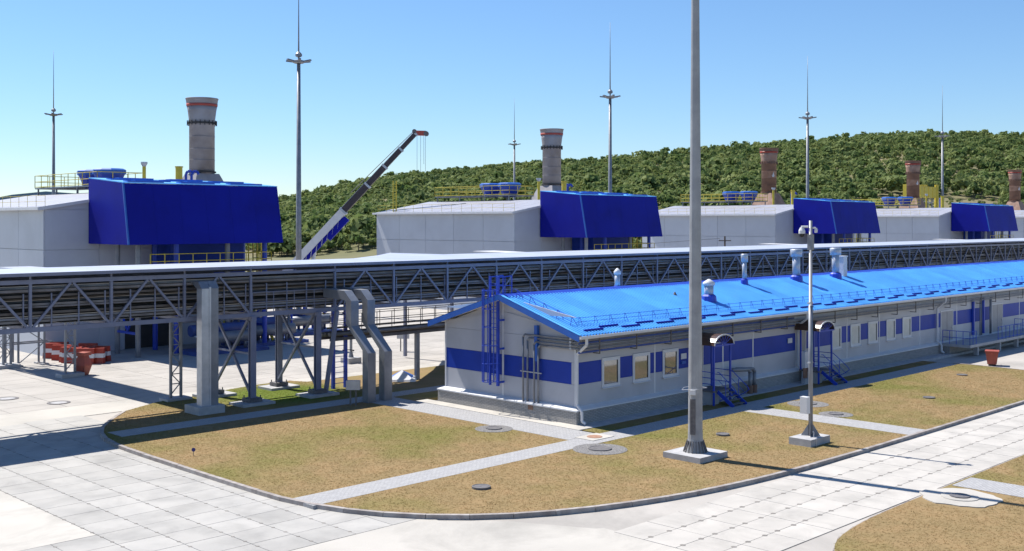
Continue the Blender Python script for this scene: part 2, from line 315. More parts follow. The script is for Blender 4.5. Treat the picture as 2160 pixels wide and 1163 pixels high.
# ================================================================ LONG SERVICE BLOCK
L = 78.; W = 10.3; PZ = .73; EZ = 4.42; RZG = 6.12; yc = W/2
blk = thing('service_block', 'long low white service building with blue corrugated roof and blue stripe', 'building')
MB().box(0, L, 0, W, -.3, PZ).build('plinth', 'brick', blk)
fl = MB(); zz = PZ+.13
fl.add([(-.04, -.04, PZ), (L, -.04, PZ), (L, .3, zz), (.3, .3, zz), (.3, W-.3, zz), (-.04, W+.04, PZ), (-.04, -.04, PZ-.07), (L, -.04, PZ-.07), (-.04, W+.04, PZ-.07)],
       [(0, 1, 2, 3), (0, 3, 4, 5), (6, 7, 1, 0), (8, 6, 0, 5)]); fl.build('plinth_flashing', 'white_trim', blk)
wi = .3
core = MB(); gp = [(wi+.05, wi+.05, PZ+.02), (wi+.05, W-wi-.05, PZ+.02), (wi+.05, W-wi-.05, EZ), (wi+.05, yc, RZG-.12), (wi+.05, wi+.05, EZ)]
core.loft([(L-.1, y, z) for x, y, z in gp], gp); core.build('wall_core', 'white_panel', blk)
def slope(y): return EZ+(RZG-EZ)*(1-abs(y-yc)/(yc+.35))+.0
S0, S1 = 1.93, 3.02
# gable cladding: horizontal panels, cut by the roof slope
def gable_panel(y0, y1, z0, z1, m, nm='wall_panel', x=wi):
    top = [min(z1, slope(y)-.10) for y in (y0, y1)]
    if max(top) <= z0: return
    pts = [(y0, z0), (y1, z0), (y1, max(top[1], z0+.01))]
    if y0 < yc < y1: pts.append((yc, min(z1, slope(yc)-.10)))
    pts.append((y0, max(top[0], z0+.01)))
    MB().loft([(x+.06, y, z) for y, z in pts], [(x, y, z) for y, z in pts]).build(nm, m, blk)
g = .012
for y0, y1 in ((wi+.02, 5.36), (5.5, W-wi-.02)):
    for z0, z1, m, nm in ((PZ+.10, S0, 'white_panel', 'wall_panel'), (S0, S1, 'stripe_blue', 'stripe_panel'), (S1, 4.15, 'white_panel', 'wall_panel'), (4.15, 5.25, 'white_panel', 'wall_panel'), (5.25, 6.3, 'white_panel', 'wall_panel')):
        a_, b_ = (y0+(.28 if y0 < 1 else 0), y1) if nm == 'stripe_panel' else (y0, y1)
        if nm == 'stripe_panel' and y0 < 1: gable_panel(y0, a_-.004, z0+g, z1-g, 'white_panel', 'wall_panel')
        gable_panel(a_, b_, z0+g/2, z1-g/2, m, nm)
gable_panel(5.364, 5.496, PZ+.1, 6.3, 'white_trim', 'joint_strip', wi-.012)
for y in (wi-.02, W-wi-.08): MB().box(wi-.025, wi+.1, y, y+.10, PZ+.08, EZ).build('corner_trim', 'white_trim', blk)
MB().box(wi+.102, wi+.16, wi-.022, wi+.06, PZ+.08, EZ).build('corner_trim', 'white_trim', blk)
# long side: openings
wins = [(2.24, 3.66), (4.73, 6.17), (7.29, 8.69), (25.45, 26.75), (28.0, 29.38), (30.5, 31.9), (33.2, 34.6), (35.7, 37.1), (61, 62.4), (65.5, 66.9)]
doors = [(9.95, 10.95), (21.15, 22.15), (42.2, 44.3), (52.0, 54.2)]
WZ0, WZ1 = 1.62, 3.04
strips = [6.62, 13.0, 16.14, 21.02, 27.55, 32.2, 38.57, 45.1, 51.63, 58.03, 64.5, 71.0]
strips = [s_ for s_ in strips if not any(a_-.1 < s_ < b_+.1 for a_, b_ in wins+doors)]
cuts = sorted([.42]+[L]+strips)
yb = wi; dp = .06
def panel(x0, x1, z0, z1, m, nm='wall_panel'):
    if x1-x0 > .02: MB().box(x0, x1, yb, yb+dp, z0, z1).build(nm, m, blk)
for c0, c1 in zip(cuts, cuts[1:]):
    x0, x1 = c0+(.06 if c0 > 1 else 0), c1-.06
    holes = sorted([(a_, b_, WZ0, WZ1, 'w') for a_, b_ in wins if a_ > x0-.1 and b_ < x1+.1]+[(a_, b_, PZ+.1, 3.1, 'd') for a_, b_ in doors if a_ > x0-.1 and b_ < x1+.1])
    panel(x0, x1, WZ1+.07, EZ-.05, 'white_panel')
    xs = x0
    for a_, b_, z0, z1, k in holes+[(x1, x1, 0, 0, 'e')]:
        panel(xs, a_, PZ+.10, S0-.006, 'white_panel'); panel(xs, a_, S0+.004, S1-.004, 'stripe_blue', 'stripe_panel'); panel(xs, a_, S1+.004, WZ1+.065, 'white_panel')
        if k == 'w': panel(a_, b_, PZ+.10, WZ0-.01, 'white_panel')
        xs = b_
for s_ in strips: MB().box(s_-.055, s_+.055, yb-.012, yb+.05, PZ+.1, EZ-.05).build('joint_strip', 'white_trim', blk)
for i, (a_, b_) in enumerate(wins):
    f = MB(); y0, y1 = yb-.05, yb+.05; t = .15
    f.box(a_, b_, y0, y1, WZ1-.12, WZ1+.05).box(a_, b_, y0, y1, WZ0-.02, WZ0+.12).box(a_, a_+t, y0, y1, WZ0+.12, WZ1-.12).box(b_-t, b_, y0, y1, WZ0+.12, WZ1-.12)
    wd = f.build('window', 'white_trim', blk)
    MB().box(a_+t, b_-t, yb-.006, yb+.02, WZ0+.12, WZ1-.12).build('pane', 'window_glass' if i < 3 else 'blind', wd)
    MB().box(a_+t, a_+t+.04, yb-.02, yb, WZ0+.12, WZ1-.12).box(b_-t-.05, b_-t, yb-.022, yb, WZ0+.12, WZ1-.12).build('gasket', 'dark', wd)
    MB().add([(a_-.04, yb-.14, WZ0-.05), (b_+.04, yb-.14, WZ0-.05), (b_+.04, yb-.04, WZ0-.015), (a_-.04, yb-.04, WZ0-.015), (a_-.04, yb-.14, WZ0-.075), (b_+.04, yb-.14, WZ0-.075)], [(0, 1, 2, 3), (4, 5, 1, 0)]).build('sill', 'white_trim', wd)
for i, (a_, b_) in enumerate(doors):
    d = MB().box(a_, b_, yb-.03, yb+.05, PZ+.1, 3.1).build('door', 'door_grey', blk)
    MB().box(a_-.07, a_, yb-.045, yb+.05, PZ+.1, 3.17).box(b_, b_+.07, yb-.045, yb+.05, PZ+.1, 3.17).box(a_, b_, yb-.045, yb+.05, 3.1, 3.17).build('door_frame', 'white_trim', d)
    if b_-a_ > 1.5: MB().box((a_+b_)/2-.015, (a_+b_)/2+.015, yb-.034, yb, PZ+.12, 3.08).build('leaf_gap', 'dark', d)
    MB().box(b_-.25, b_-.1, yb-.09, yb-.03, 1.75, 1.85).build('handle', 'galv_light', d)
# roof: trapezoid sheets
sw = 1.15; me_n = {}
def sheet_mesh(side):
    mb = MB(); per = .23; n_ = 5; xs = []
    for i in range(n_):
        x = i*per; xs += [(x, 0), (x+.09, 0), (x+.105, .085), (x+.205, .085)]
    xs.append((n_*per, 0))
    y_e, z_e = (-.42, EZ-.02) if side == 0 else (W+.42, EZ-.02)
    dz = RZG-z_e
    k = len(xs); vs = [(x, y_e, z_e+h) for x, h in xs]+[(x, yc, RZG+h) for x, h in xs]+[(x, y_e, z_e+h-.03) for x, h in xs]
    fs = [(i, i+1, k+i+1, k+i) if side == 0 else (i+1, i, k+i, k+i+1) for i in range(k-1)]+[(2*k+i, 2*k+i+1, i+1, i) for i in range(k-1)]
    return mb.add(vs, fs).mesh('roof_sheet', 'roof_blue')
roof = MB().loft([(L-.05, -.38, EZ-.05), (L-.05, yc, RZG-.05), (L-.05, W+.38, EZ-.05), (L-.05, yc, RZG-.20)], [(-.22, -.38, EZ-.05), (-.22, yc, RZG-.05), (-.22, W+.38, EZ-.05), (-.22, yc, RZG-.20)]).build('roof', 'white_trim', blk)
for sd_ in (0, 1):
    me = sheet_mesh(sd_)
    for i in range(int(L/sw)+1): inst(me, 'roof_sheet', roof, (-.3+i*sw, 0, .003*(i % 2)))
MB().loft([(-.34, yc-.35, RZG-.03), (-.34, yc, RZG+.12), (-.34, yc+.35, RZG-.03), (-.34, yc, RZG+.06)], [(L, yc-.35, RZG-.03), (L, yc, RZG+.12), (L, yc+.35, RZG-.03), (L, yc, RZG+.06)]).build('ridge_cap', 'steel_blue', roof)
for sg in (0, 1):
    ye = -.45 if sg == 0 else W+.45
    A = [(-.36, ye, EZ-.26), (-.36, yc, RZG-.20), (-.36, yc, RZG+.10), (-.36, ye, EZ+.07)]; B = [(-.30, y, z) for x, y, z in A]
    MB().loft(A, B).build('verge_trim', 'trim_blue', roof)
    MB().loft([(-.36, ye, EZ+.07), (-.36, yc, RZG+.10), (-.12, yc, RZG+.10), (-.12, ye, EZ+.07)], [(-.36, ye, EZ+.055), (-.36, yc, RZG+.085), (-.12, yc, RZG+.085), (-.12, ye, EZ+.055)]).build('verge_cap', 'roof_blue', roof)
gt = MB(); gx = [(-.42, .02), (-.42, -.09), (-.50, -.13), (-.58, -.09), (-.58, .03), (-.56, .03), (-.56, -.08), (-.50, -.11), (-.44, -.08)]
gt.loft([(-.32, y, EZ-.03+z) for y, z in gx], [(L, y, EZ-.03+z) for y, z in gx]); gt.build('gutter', 'white_trim', roof)
MB().box(-.2, L, -.36, .36, EZ-.075, EZ-.055).build('soffit', 'white_trim', roof)
for x in (.18, 21.0, 41.2, 62):
    dpm = MB().path([(x, -.50, EZ-.12), (x, -.50, EZ-.45), (x+.02, .14, EZ-.95), (x+.02, .14, PZ+.25), (x, -.2, PZ-.05), (x, -.2, .22), (x+.06, -.38, .10)], .075, 10); dpm.build('downpipe', 'white_trim', blk)
# snow fence: posts, two rails and staggered stop plates
fr = MB(); yy = .75
def rz_(y): return EZ-.02+(RZG-EZ+.02)*(y+.42)/(yc+.42)+.045
for z in (.16, .36): fr.tube((.9, yy+.05, rz_(yy)+z), (L, yy+.05, rz_(yy)+z), .012, 5)
fr.build('snow_rail', 'steel_blue', roof)
pm = MB().beam((0, yy-.02, rz_(yy)), (.09, yy+.05, rz_(yy)+.40), .02).beam((.28, yy-.02, rz_(yy)), (.15, yy+.05, rz_(yy)+.40), .02).mesh('snow_rail_support', 'steel_blue')
for i in range(64): inst(pm, 'snow_rail_support', roof, (1.0+i*1.2, 0, 0))
pm = MB().beam((0, 0, rz_(0)+.03), (1.45, 0, rz_(0)+.03), .10, .14).mesh('snow_stop', 'deep_blue')
for i in range(52):
    yo = .0 if i % 2 == 0 else .26
    inst(pm, 'snow_stop', roof, (.55+i*1.47, yo, (rz_(yo)-rz_(0))))
fr = MB()                                         # guard wire up the verge
for z in (.2, .4): fr.tube((.55, .7, rz_(.7)+z), (.55, yc-.3, rz_(yc-.3)+z), .012, 5)
for i in range(5):
    y = .8+i*.95; fr.beam((.45, y, rz_(y)), (.55, y, rz_(y)+.44), .022).beam((.95, y, rz_(y)), (.55, y, rz_(y)+.44), .022)
fr.build('verge_rail', 'steel_blue', roof)
# pipes under the eave
for k, (z, m) in enumerate(((4.16, 'galv'), (4.02, 'pipe_blue'), (3.86, 'galv'), (3.70, 'galv'), (3.56, 'pipe_blue'))):
    MB().tube((.1, -.06+.02*(k % 2), z), (L if m != 'pipe_blue' else 20.2, -.06+.02*(k % 2), z), .052, 8).build('eave_pipe', m if m != 'pipe_blue' else 'pipe_blue', blk, smooth=True)
pm = MB().box(-.03, .03, -.15, .31, 3.40, 3.45).box(-.03, .03, -.15, -.11, 3.45, 4.3).mesh('pipe_bracket', 'iron')
for i in range(26): inst(pm, 'pipe_bracket', blk, (1.6+i*2.95, 0, 0))
# gable pipe risers
for k, (y, z, dx) in enumerate(((3.72, 4.22, .10), (3.46, 4.06, .04), (2.93, 3.90, .10), (2.70, 3.74, .04))):
    MB().path([(.16-dx, -.06, z), (.16-dx, y-.14, z), (.16-dx, y, z-.14), (.16-dx, y, PZ+.08), (.16-dx, y, .55 if k != 2 else .03)], .052, 8).build('riser_pipe', 'galv', blk, smooth=True)
vb = MB()
for z in (4.22, 4.06, 3.90, 3.74): vb.lathe([(.03, z-.07), (.10, z-.05), (.10, z+.05), (.03, z+.07)], 8, (.10, .45)).box(.0, .2, .35, .40, z-.05, z+.05)
vb.build('valve_cluster', 'galv_light', blk)
MB().box(.06, .24, 2.74, 2.94, 2.9, 4.72).build('cable_duct', 'trim_blue', blk); MB().beam((.05, 2.4, 2.32), (.05, 3.9, 2.32), .05).build('pipe_clamp', 'galv_light', blk)
MB().box(-.02, .22, 2.95, 3.3, .42, .66).build('valve_box', 'rust', blk)
MB().box(.2, .3, 6.05, 6.25, 1.55, 1.85).build('socket_box', 'blind', blk)
# roof ladder with cage
ld = thing('cage_ladder', 'blue caged steel ladder fixed to the white gable wall', 'ladder', (0, 5.8, 1.38))
def lb(mb, nm, m='steel_blue', p=ld): return mb.build(nm, m, p)
lb(MB().box(-.12, .0, -.42, -.28, 0, 5.75), 'rail'); lb(MB().box(-.12, .0, .20, .28, 0, 5.75), 'rail')
for i in range(18): lb(MB().tube((-.06, -.30, .25+i*.30), (-.06, .22, .25+i*.30), .016, 6), 'rung')
for i in range(6):
    z = .25+i*.95 if i else .25; pts = [(-.06+-.75*math.sin(t*math.pi/6), -.05-.42*math.cos(t*math.pi/6), z) for t in range(7)]
    lb(MB().path(pts, .022, 5), 'hoop')
for t in (1, 2, 3, 4, 5):
    p = (-.06-.75*math.sin(t*math.pi/6), -.05-.42*math.cos(t*math.pi/6)); lb(MB().box(p[0]-.02, p[0]+.02, p[1]-.02, p[1]+.02, .25, 5.1), 'cage_bar')
for z in (.15, 1.9, 3.4): lb(MB().box(-.10, .30, -.48, -.40, z, z+.10), 'bracket')
for y in (-.42, .24):
    lb(MB().path([(-.06, y, 5.7), (.9, y, 5.75), (.9, y, 4.75)], .03, 6).tube((-.06, y, 5.25), (.9, y, 5.25), .02, 6).tube((.4, y, 4.6), (.4, y, 5.72), .02, 6), 'top_railing')
lb(MB().box(-.05, 1.0, -.42, .28, 4.62, 4.66), 'platform')
# entrances
def entrance(x0, x1, label):
    t = thing('entrance_porch', label, 'porch', (x0, 0, 0)); w_ = x1-x0; pz = PZ+.06
    MB().box(0, w_, -1.45, -.06, pz-.08, pz).build('landing', 'iron', t)
    MB().box(.1, w_-.9, -1.2, -.3, -.1, pz-.085).build('landing_base', 'footing', t)
    for x, y in ((.06, -1.38), (w_-.06, -1.38), (.06, -.15), (w_-.06, -.15)): MB().box(x-.045, x+.045, y-.045, y+.045, pz if y > -1 else -.05, 3.28).build('post', 'steel_blue', t)
    n_ = 9; sh = []
    for r_, nm in ((w_/2+.08, 0), (w_/2+.05, 1)): sh.append([(w_/2-r_*math.cos(math.pi*i/n_), 3.25+.62*r_*math.sin(math.pi*i/n_)) for i in range(n_+1)])
    ring = sh[0]+sh[1][::-1]; MB().loft([(x, .2, z) for x, z in ring], [(x, -1.5, z) for x, z in ring]).build('canopy', 'canopy_brown', t)
    rim = MB()
    for i in range(n_): rim.beam((sh[0][i][0], -1.53, sh[0][i][1]), (sh[0][i+1][0], -1.53, sh[0][i+1][1]), .04, .07)
    rim.build('canopy_rim', 'galv_light', t)
    fan = MB().beam((-.05, -1.5, 3.24), (w_+.05, -1.5, 3.24), .05, .07)
    for i in (2, 3, 4, 5, 6, 7): fan.beam((w_/2, -1.5, 3.26), (sh[1][i][0], -1.5, sh[1][i][1]), .03)
    fan.build('canopy_fan', 'steel_blue', t)
    rl = MB()
    for z in (.35, .68, 1.0): rl.tube((.06, -1.38, pz+z), (.06, -.15, pz+z), .022, 6).tube((w_-.06, -1.38, pz+z), (w_-.06, -.15, pz+z), .022, 6)
    rl.build('railing', 'steel_blue', t)
    sx0, sx1 = .35, w_-.1
    for x in (sx0, sx1):
        MB().beam((x, -1.42, pz-.06), (x, -2.45, .02), .05, .20).build('stringer', 'steel_blue', t)
        MB().path([(x, -1.4, pz+1.0), (x, -1.52, pz+1.0), (x, -2.5, 1.02), (x, -2.62, .85), (x, -2.3, .62), (x, -1.6, .25)], .022, 6).tube((x, -1.95, .35), (x, -1.95, 1.38), .02, 6).tube((x, -1.5, pz+.55), (x, -2.4, .62), .014, 5).build('stair_rail', 'steel_blue', t)
    for i in range(4): MB().box(sx0+.03, sx1-.03, -1.72-i*.22, -1.48-i*.22, pz-.17-i*.17, pz-.14-i*.17).build('tread', 'iron', t)
    return t
entrance(9.6, 11.3, 'blue porch with arched brown canopy and steps by the window with small sign')
entrance(20.8, 22.5, 'blue porch with arched brown canopy beside white downpipe and cable post')
# loading platform
lp = thing('loading_platform', 'raised loading platform with blue railings before grey double doors', 'platform', (43, 0, 0))
MB().box(-1.4, 19, -2.2, -.06, .58, .78).build('deck', 'footing', lp)
for x in (.3, 4.6, 8.2, 11.6, 15.5): MB().box(x-.12, x+.12, -2.1, -1.8, -.1, .58).build('pier', 'footing', lp)
MB().box(-1.3, 19, -.6, -.07, -.1, .57).build('back_wall', 'brick', lp)
def railing(parent, p, q, h, m='steel_blue', n_=6, nm='railing', r=.025, mids=(0.5,)):
    mb = MB(); p, q = Vector(p), Vector(q); up = Vector((0, 0, h))
    for f_ in (1.,)+tuple(mids): mb.tube(p+up*f_, q+up*f_, r*.9, 5)
    for i in range(n_+1): c_ = p.lerp(q, i/n_); mb.tube(c_, c_+up, r, 5)
    return mb.build(nm, m, parent)
railing(lp, (-1.35, -.1, .78), (-1.35, -2.15, .78), 1.0, n_=4); railing(lp, (-1.35, -2.15, .78), (-.2, -2.15, .78), 1.0, n_=2)
railing(lp, (4.0, -2.15, .78), (12.6, -2.15, .78), 1.0, n_=11, mids=(.12,)); railing(lp, (12.6, -2.15, .78), (12.6, -.2, .78), 1.0, n_=3)
for x in (48.0, 50.0): MB().box(x-.09, x+.09, .1, .28, PZ+.2, 3.75).build('cable_duct', 'steel_blue', blk)
for x in (49.0, 49.3, 51.0, 51.25): MB().path([(x, -.1, 3.9), (x, .05, 3.7), (x, .05, PZ+.1)], .05, 8).build('riser_pipe', 'galv', blk, smooth=True)
# roof vents
def vent(x, y, h, r, head, label, cone=True):
    z = rz_(min(y, 2*yc-y)); t = thing('roof_vent', label, 'vent', (x, y, z-.05))
    MB().lathe([(r*1.7, -.05), (r*1.55, .32), (r*1.15, .42)], 12).build('base_collar', 'steel_blue', t)
    MB().lathe([(r, .3), (r, h)], 14).build('pipe', 'galv_light', t, smooth=True)
    if head == 'cap': MB().lathe([(r*1.25, h), (r*1.3, h+.18), (r*.2, h+.38)], 14).build('cap', 'white_trim', t, smooth=True)
    else: MB().lathe([(r*1.5, h-.05), (r*1.55, h+.45), (r*1.4, h+.48)], 14).build('hood', 'galv_light', t, smooth=True)
    return t
vent(10.9, 6.4, 1.1, .17, 'cap', 'thin white capped vent behind ridge above the windows without blinds')
vent(14.5, 2.3, .95, .28, 'cap', 'squat white capped vent on blue collar low on the roof')
vent(21.4, 4.3, 1.55, .15, 'hood', 'slim hooded vent near the ridge')
vent(27.9, 4.3, 1.75, .27, 'hood', 'wide hooded metal vent standing alone near the ridge')
vent(33.4, 4.3, 1.75, .27, 'hood', 'wide hooded metal vent beside the pale square shaft')
tag(MB().box(-.28, .28, -.28, .28, 0, 1.45).box(-.33, .33, -.33, .33, 1.452, 1.52).build('roof_shaft', 'white_trim', None, (34.9, 4.6, rz_(4.6)-.06)), 'pale square shaft on the blue roof beside hooded vent', 'shaft')
tag(MB().lathe([(.14, 0), (.11, .1), (.03, .26)], 8).build('roof_bracket', 'iron', None, (12.6, 3.4, rz_(3.4)-.04)), 'small dark bracket on the lighter blue roof strip', 'bracket')
# small things on and by the long wall
for x in (9.15, 20.25): tag(MB().box(-.24, .24, -.02, .02, 0, .30).build('wall_sign', 'white_trim', None, (x, .25, 2.45)), 'small white plate on blue stripe beside %s' % ('the uncovered windows' if x < 10 else 'the cable post'), 'sign')
tag(MB().box(-.2, .2, -.02, .02, 0, .14).build('wall_sign', 'trim_blue', None, (9.15, .25, 2.18)), 'small blue plate under the white plate on the stripe', 'sign')
ac = thing('duct_pair', 'pair of bent metal ducts rising from brown sleeves by the wall', 'duct', (14.6, -.5, 0))
for k in (0, .45):
    MB().path([(k, 0, .3), (k, 0, 1.25), (k-.15, .0, 1.42), (k-1.5, .25, 1.5)], .11, 10).build('duct', 'galv', ac, smooth=True); MB().lathe([(.17, -.1), (.17, .5)], 10, (k, 0)).build('sleeve', 'rust', ac)
cp = thing('cable_post', 'narrow white and brown cable post against the long wall by downpipe', 'post', (20.35, -.75, 0))
MB().box(-.22, .22, -.12, .12, 1.0, 2.0).build('cover', 'white_trim', cp); MB().box(-.16, -.06, -.06, .06, 0, 1.0).build('leg', 'brown_lid', cp); MB().box(.06, .16, -.06, .06, 0, 1.0).build('leg', 'brown_lid', cp); MB().box(-.24, .24, -.14, .14, -.05, .35).build('foot', 'footing', cp)
bn = thing('waste_bin', 'orange red metal waste bin on concrete by loading platform', 'bin', (38.5, -5.0, RZ), rad(20))
MB().loft([(-.38, -.3, .1), (.38, -.3, .1), (.38, .3, .1), (-.38, .3, .1)], [(-.5, -.42, .95), (.5, -.42, .95), (.5, .42, .95), (-.5, .42, .95)]).build('body', 'bin_red', bn)
MB().box(-.54, .54, -.46, .46, .95, 1.03).build('rim', 'bin_red', bn); MB().tube((-.75, 0, .85), (.75, 0, .85), .03, 6).build('axle', 'bin_red', bn); MB().box(-.32, .32, -.24, .24, 0, .1).build('foot', 'dark', bn)
# ================================================================ MAIN PIPE RACK
N0, N1 = 16.8, 20.8; BZ, TZ, RF = 4.90, 7.16, 7.52
rk = thing('pipe_rack', 'long roofed steel pipe rack with triangular trusses crossing behind the service building', 'pipe rack')
def part(mb, nm, m='rack_steel', p=None, **k): return mb.build(nm, m, p or rk, **k)
def truss(nodes, y, near):
    a0, a1 = nodes[0], nodes[-1]
    part(MB().beam((a0, y, BZ), (a1, y, BZ), .16, .22), 'chord'); part(MB().beam((a0, y, TZ), (a1, y, TZ), .16, .20), 'chord')
    for x in nodes: part(MB().beam((x, y, BZ+.11), (x, y, TZ-.10), .13 if near else .11), 'truss_post')
    for p_, q_ in zip(nodes, nodes[1:]):
        m_ = (p_+q_)/2
        part(MB().beam((p_+.12, y, BZ+.1), (m_-.06, y, TZ-.1), .12, .11), 'diagonal'); part(MB().beam((m_+.06, y, TZ-.1), (q_-.12, y, BZ+.1), .12, .11), 'diagonal')
left = [-7.9-3.95*k for k in range(9)][::-1]; right = [-2.3+4.38*k for k in range(36)]
for y, nr in ((N0, True), (N1, False)): truss(left, y, nr); truss(right, y, nr)
AE = right[-1]; AS = left[0]
for y in (N0, N1):                                # junction bay between the two trusses
    part(MB().beam((-7.9, y, BZ), (-2.3, y, BZ), .14, .24), 'chord'); part(MB().beam((-7.9, y, TZ+.02), (-2.3, y, TZ+.02), .12, .16), 'chord')
for x in left+right: part(MB().beam((x, N0+.09, BZ+.03), (x, N1-.09, BZ+.03), .12, .16), 'cross_beam')
for x in (left+right)[::1]: part(MB().beam((x, N0, TZ+.1), (x, N0, RF-.02), .09), 'roof_post'); part(MB().beam((x, N1, TZ+.1), (x, N1, RF-.02), .09), 'roof_post')
x = AS
while x < AE:
    x2 = min(x+5.9, AE); part(MB().loft([(x+.004, N0-.4, RF), (x2-.004, N0-.4, RF), (x2-.004, N1+.45, RF+.05), (x+.004, N1+.45, RF+.05)], [(x+.004, N0-.4, RF+.07), (x2-.004, N0-.4, RF+.07), (x2-.004, N1+.45, RF+.12), (x+.004, N1+.45, RF+.12)]), 'roof_sheet', 'rack_roof'); x = x2
part(MB().beam((AS, N0-.42, RF+.0), (AE, N0-.42, RF+.0), .03, .16), 'fascia', 'rack_steel')
# widened roof towards the second hall
part(MB().prism([(2.4, 21.27), (7.6, 25.4), (12.0, 29.6), (12.6, 21.27)], RF+.03, RF+.12), 'roof_sheet', 'rack_roof')
part(MB().beam((11.8, 27.5, 0), (11.8, 27.5, RF+.03), .2), 'column')
# trays and pipes
for (y, z, w_) in ((17.35, 5.22, .75), (17.35, 5.62, .75), (17.35, 6.02, .75), (17.35, 6.42, .75), (20.15, 5.22, .9), (20.15, 5.6, .9), (20.15, 5.98, .9), (20.15, 6.36, .9), (20.15, 6.74, .9)):
    part(MB().box(AS, AE, y-w_/2, y-w_/2+.02, z, z+.11).box(AS, AE, y-w_/2+.02, y+w_/2-.02, z, z+.02).box(AS, AE, y+w_/2-.02, y+w_/2, z, z+.16), 'cable_tray', 'pipe_brown' if z in (5.62, 6.42, 5.6, 6.36) else 'pipe_grey')
    part(MB().box(AS, AE, y-w_/2+.08, y+w_/2-.06, z+.02, z+.12), 'cable_bundle', 'dark')  # near-black cables, also painting in the darkness between the trays
for (y, z, r_, m_) in ((16.95, 6.72, .075, 'pipe_grey'), (17.3, 6.86, .11, 'galv'), (17.75, 6.8, .09, 'pipe_brown'), (18.3, 5.3, .2, 'galv'), (18.85, 5.35, .24, 'pipe_grey'), (19.4, 5.25, .14, 'pipe_brown'), (18.3, 6.1, .16, 'pipe_grey'), (18.8, 6.1, .2, 'pipe_brown'), (19.3, 6.15, .16, 'galv'), (18.4, 6.8, .14, 'pipe_brown'), (19.0, 6.78, .18, 'pipe_grey'), (19.5, 6.7, .1, 'galv'), (16.98, 5.95, .05, 'pipe_grey'), (16.98, 5.42, .06, 'galv')):
    part(MB().tube((AS, y, z), (AE, y, z), r_, 8), 'pipe', m_, smooth=True)
x = AS+1
while x < AE:
    part(MB().box(x-.03, x+.03, N0+.1, N0+.16, BZ+.1, 6.6), 'tray_post', 'rack_steel'); x += 1.97 if x > -2 else 1.32
for i in range(60): part(MB().box(AS+i*3.1, AS+i*3.1+2.9, 18.1, 19.6, BZ+.12, BZ+.15), 'walkway_plate', 'galv')
railing(rk, (-7.8, N0-.02, BZ+.12), (-2.4, N0-.02, BZ+.12), 1.1, 'rack_steel', 4, mids=(.5, .25))
# columns
def column(x, y, foot=True, top=BZ-.12, w_=.34):
    part(MB().box(x-w_/2, x+w_/2, y-w_/2+.03, y-w_/2+.07, .35, top).box(x-w_/2, x+w_/2, y+w_/2-.07, y+w_/2-.03, .35, top).box(x-.03, x+.03, y-w_/2+.07, y+w_/2-.07, .35, top), 'column')
    part(MB().box(x-.42, x+.42, y-.36, y+.36, .16, .36), 'base_plate', 'iron'); part(MB().prism([(x-1.0, y-.75), (x+1.0, y-.75), (x+1.0, y+.75), (x-1.0, y+.75)], -.3, .14), 'footing', 'footing')
    bl = MB()
    for i in (-.34, .34):
        for j in (-.28, .28): bl.tube((x+i, y+j, .36), (x+i, y+j, .50), .035, 6)
    part(bl, 'bolts', 'iron')
for x in (-7.8, -3.5):
    for y in (N0, N1): column(x, y)
    part(MB().beam((x, N0+.2, .6), (x, N1-.2, BZ-.3), .13), 'brace'); part(MB().beam((x-.14, N1-.2, .6), (x-.14, N0+.2, BZ-.3), .13), 'brace')
    part(MB().beam((x, N0-.2, BZ-.2), (x, N1+.2, BZ-.2), .3, .24), 'cap_beam')
part(MB().beam((-7.8, N0+.2, 2.75), (-7.8, N1-.2, 2.75), .10), 'brace'); part(MB().beam((-3.5, N0+.2, 2.75), (-3.5, N1-.2, 2.75), .10), 'brace')
part(MB().beam((-3.0, N0-.1, .15), (-2.2, N0-.1, BZ-.1), .2, .2), 'raker')
for x in (20, 42, 64, 86, 108, 130): column(x, N0); column(x, N1)
for x in (-31, ): column(x, N0); column(x, N1)
# branch rack on lattice columns, running back to the halls
br = thing('branch_rack', 'narrow pipe rack branch on lattice columns over the concrete yard', 'pipe rack', (-10.9, 0, 0))
MB().box(-1.1, 1.1, 20.9, 42.5, 6.78, 6.88).build('roof_sheet', 'rack_roof', br)
for x in (-.95, .95):
    MB().beam((x, 20.95, BZ-.05), (x, 44, BZ-.05), .14, .2).build('chord', 'rack_steel', br); MB().beam((x, 20.95, 6.6), (x, 44, 6.6), .12, .16).build('chord', 'rack_steel', br)
    for i in range(7): MB().beam((x, 21.6+i*3.3, BZ), (x, 21.6+i*3.3, 6.55), .1).build('truss_post', 'rack_steel', br)
for k, z in enumerate((5.1, 5.55, 6.0)):
    MB().box(-.8, .8, 20.95, 44, z, z+.10).build('cable_tray', 'pipe_grey', br); MB().tube((-.5+.4*k, 20.95, z+.25), (-.5+.4*k, 44, z+.25), .09, 8).build('pipe', 'pipe_brown', br)
def lattice(y, x=0.9, w_=.62):
    lc = MB().tube((x-w_/2, y, 0), (x-w_/2, y, BZ-.1), .09, 8).tube((x+w_/2, y, 0), (x+w_/2, y, BZ-.1), .09, 8).build('lattice_column', 'galv', br)
    z = .35; s_ = 1; lc2 = MB()
    while z < BZ-.7: lc2.beam((x-s_*(w_/2-.05), y, z), (x+s_*(w_/2-.05), y, z+.55), .05).beam((x-w_/2+.05, y, z+.55), (x+w_/2-.05, y, z+.55), .05); z += .55; s_ = -s_
    lc2.build('lacing', 'galv', lc); MB().box(x-.75, x+.75, y-.5, y+.5, -.4, .12).build('footing', 'footing', br)
lattice(21.2); lattice(35.3)
for y in (42.6, 43.6): lattice(y, -.4, .5)
pt = thing('pipe_trestle', 'braced galvanised pipe trestle standing beside the red barriers', 'trestle', (-9.6, 43.2, RZ))
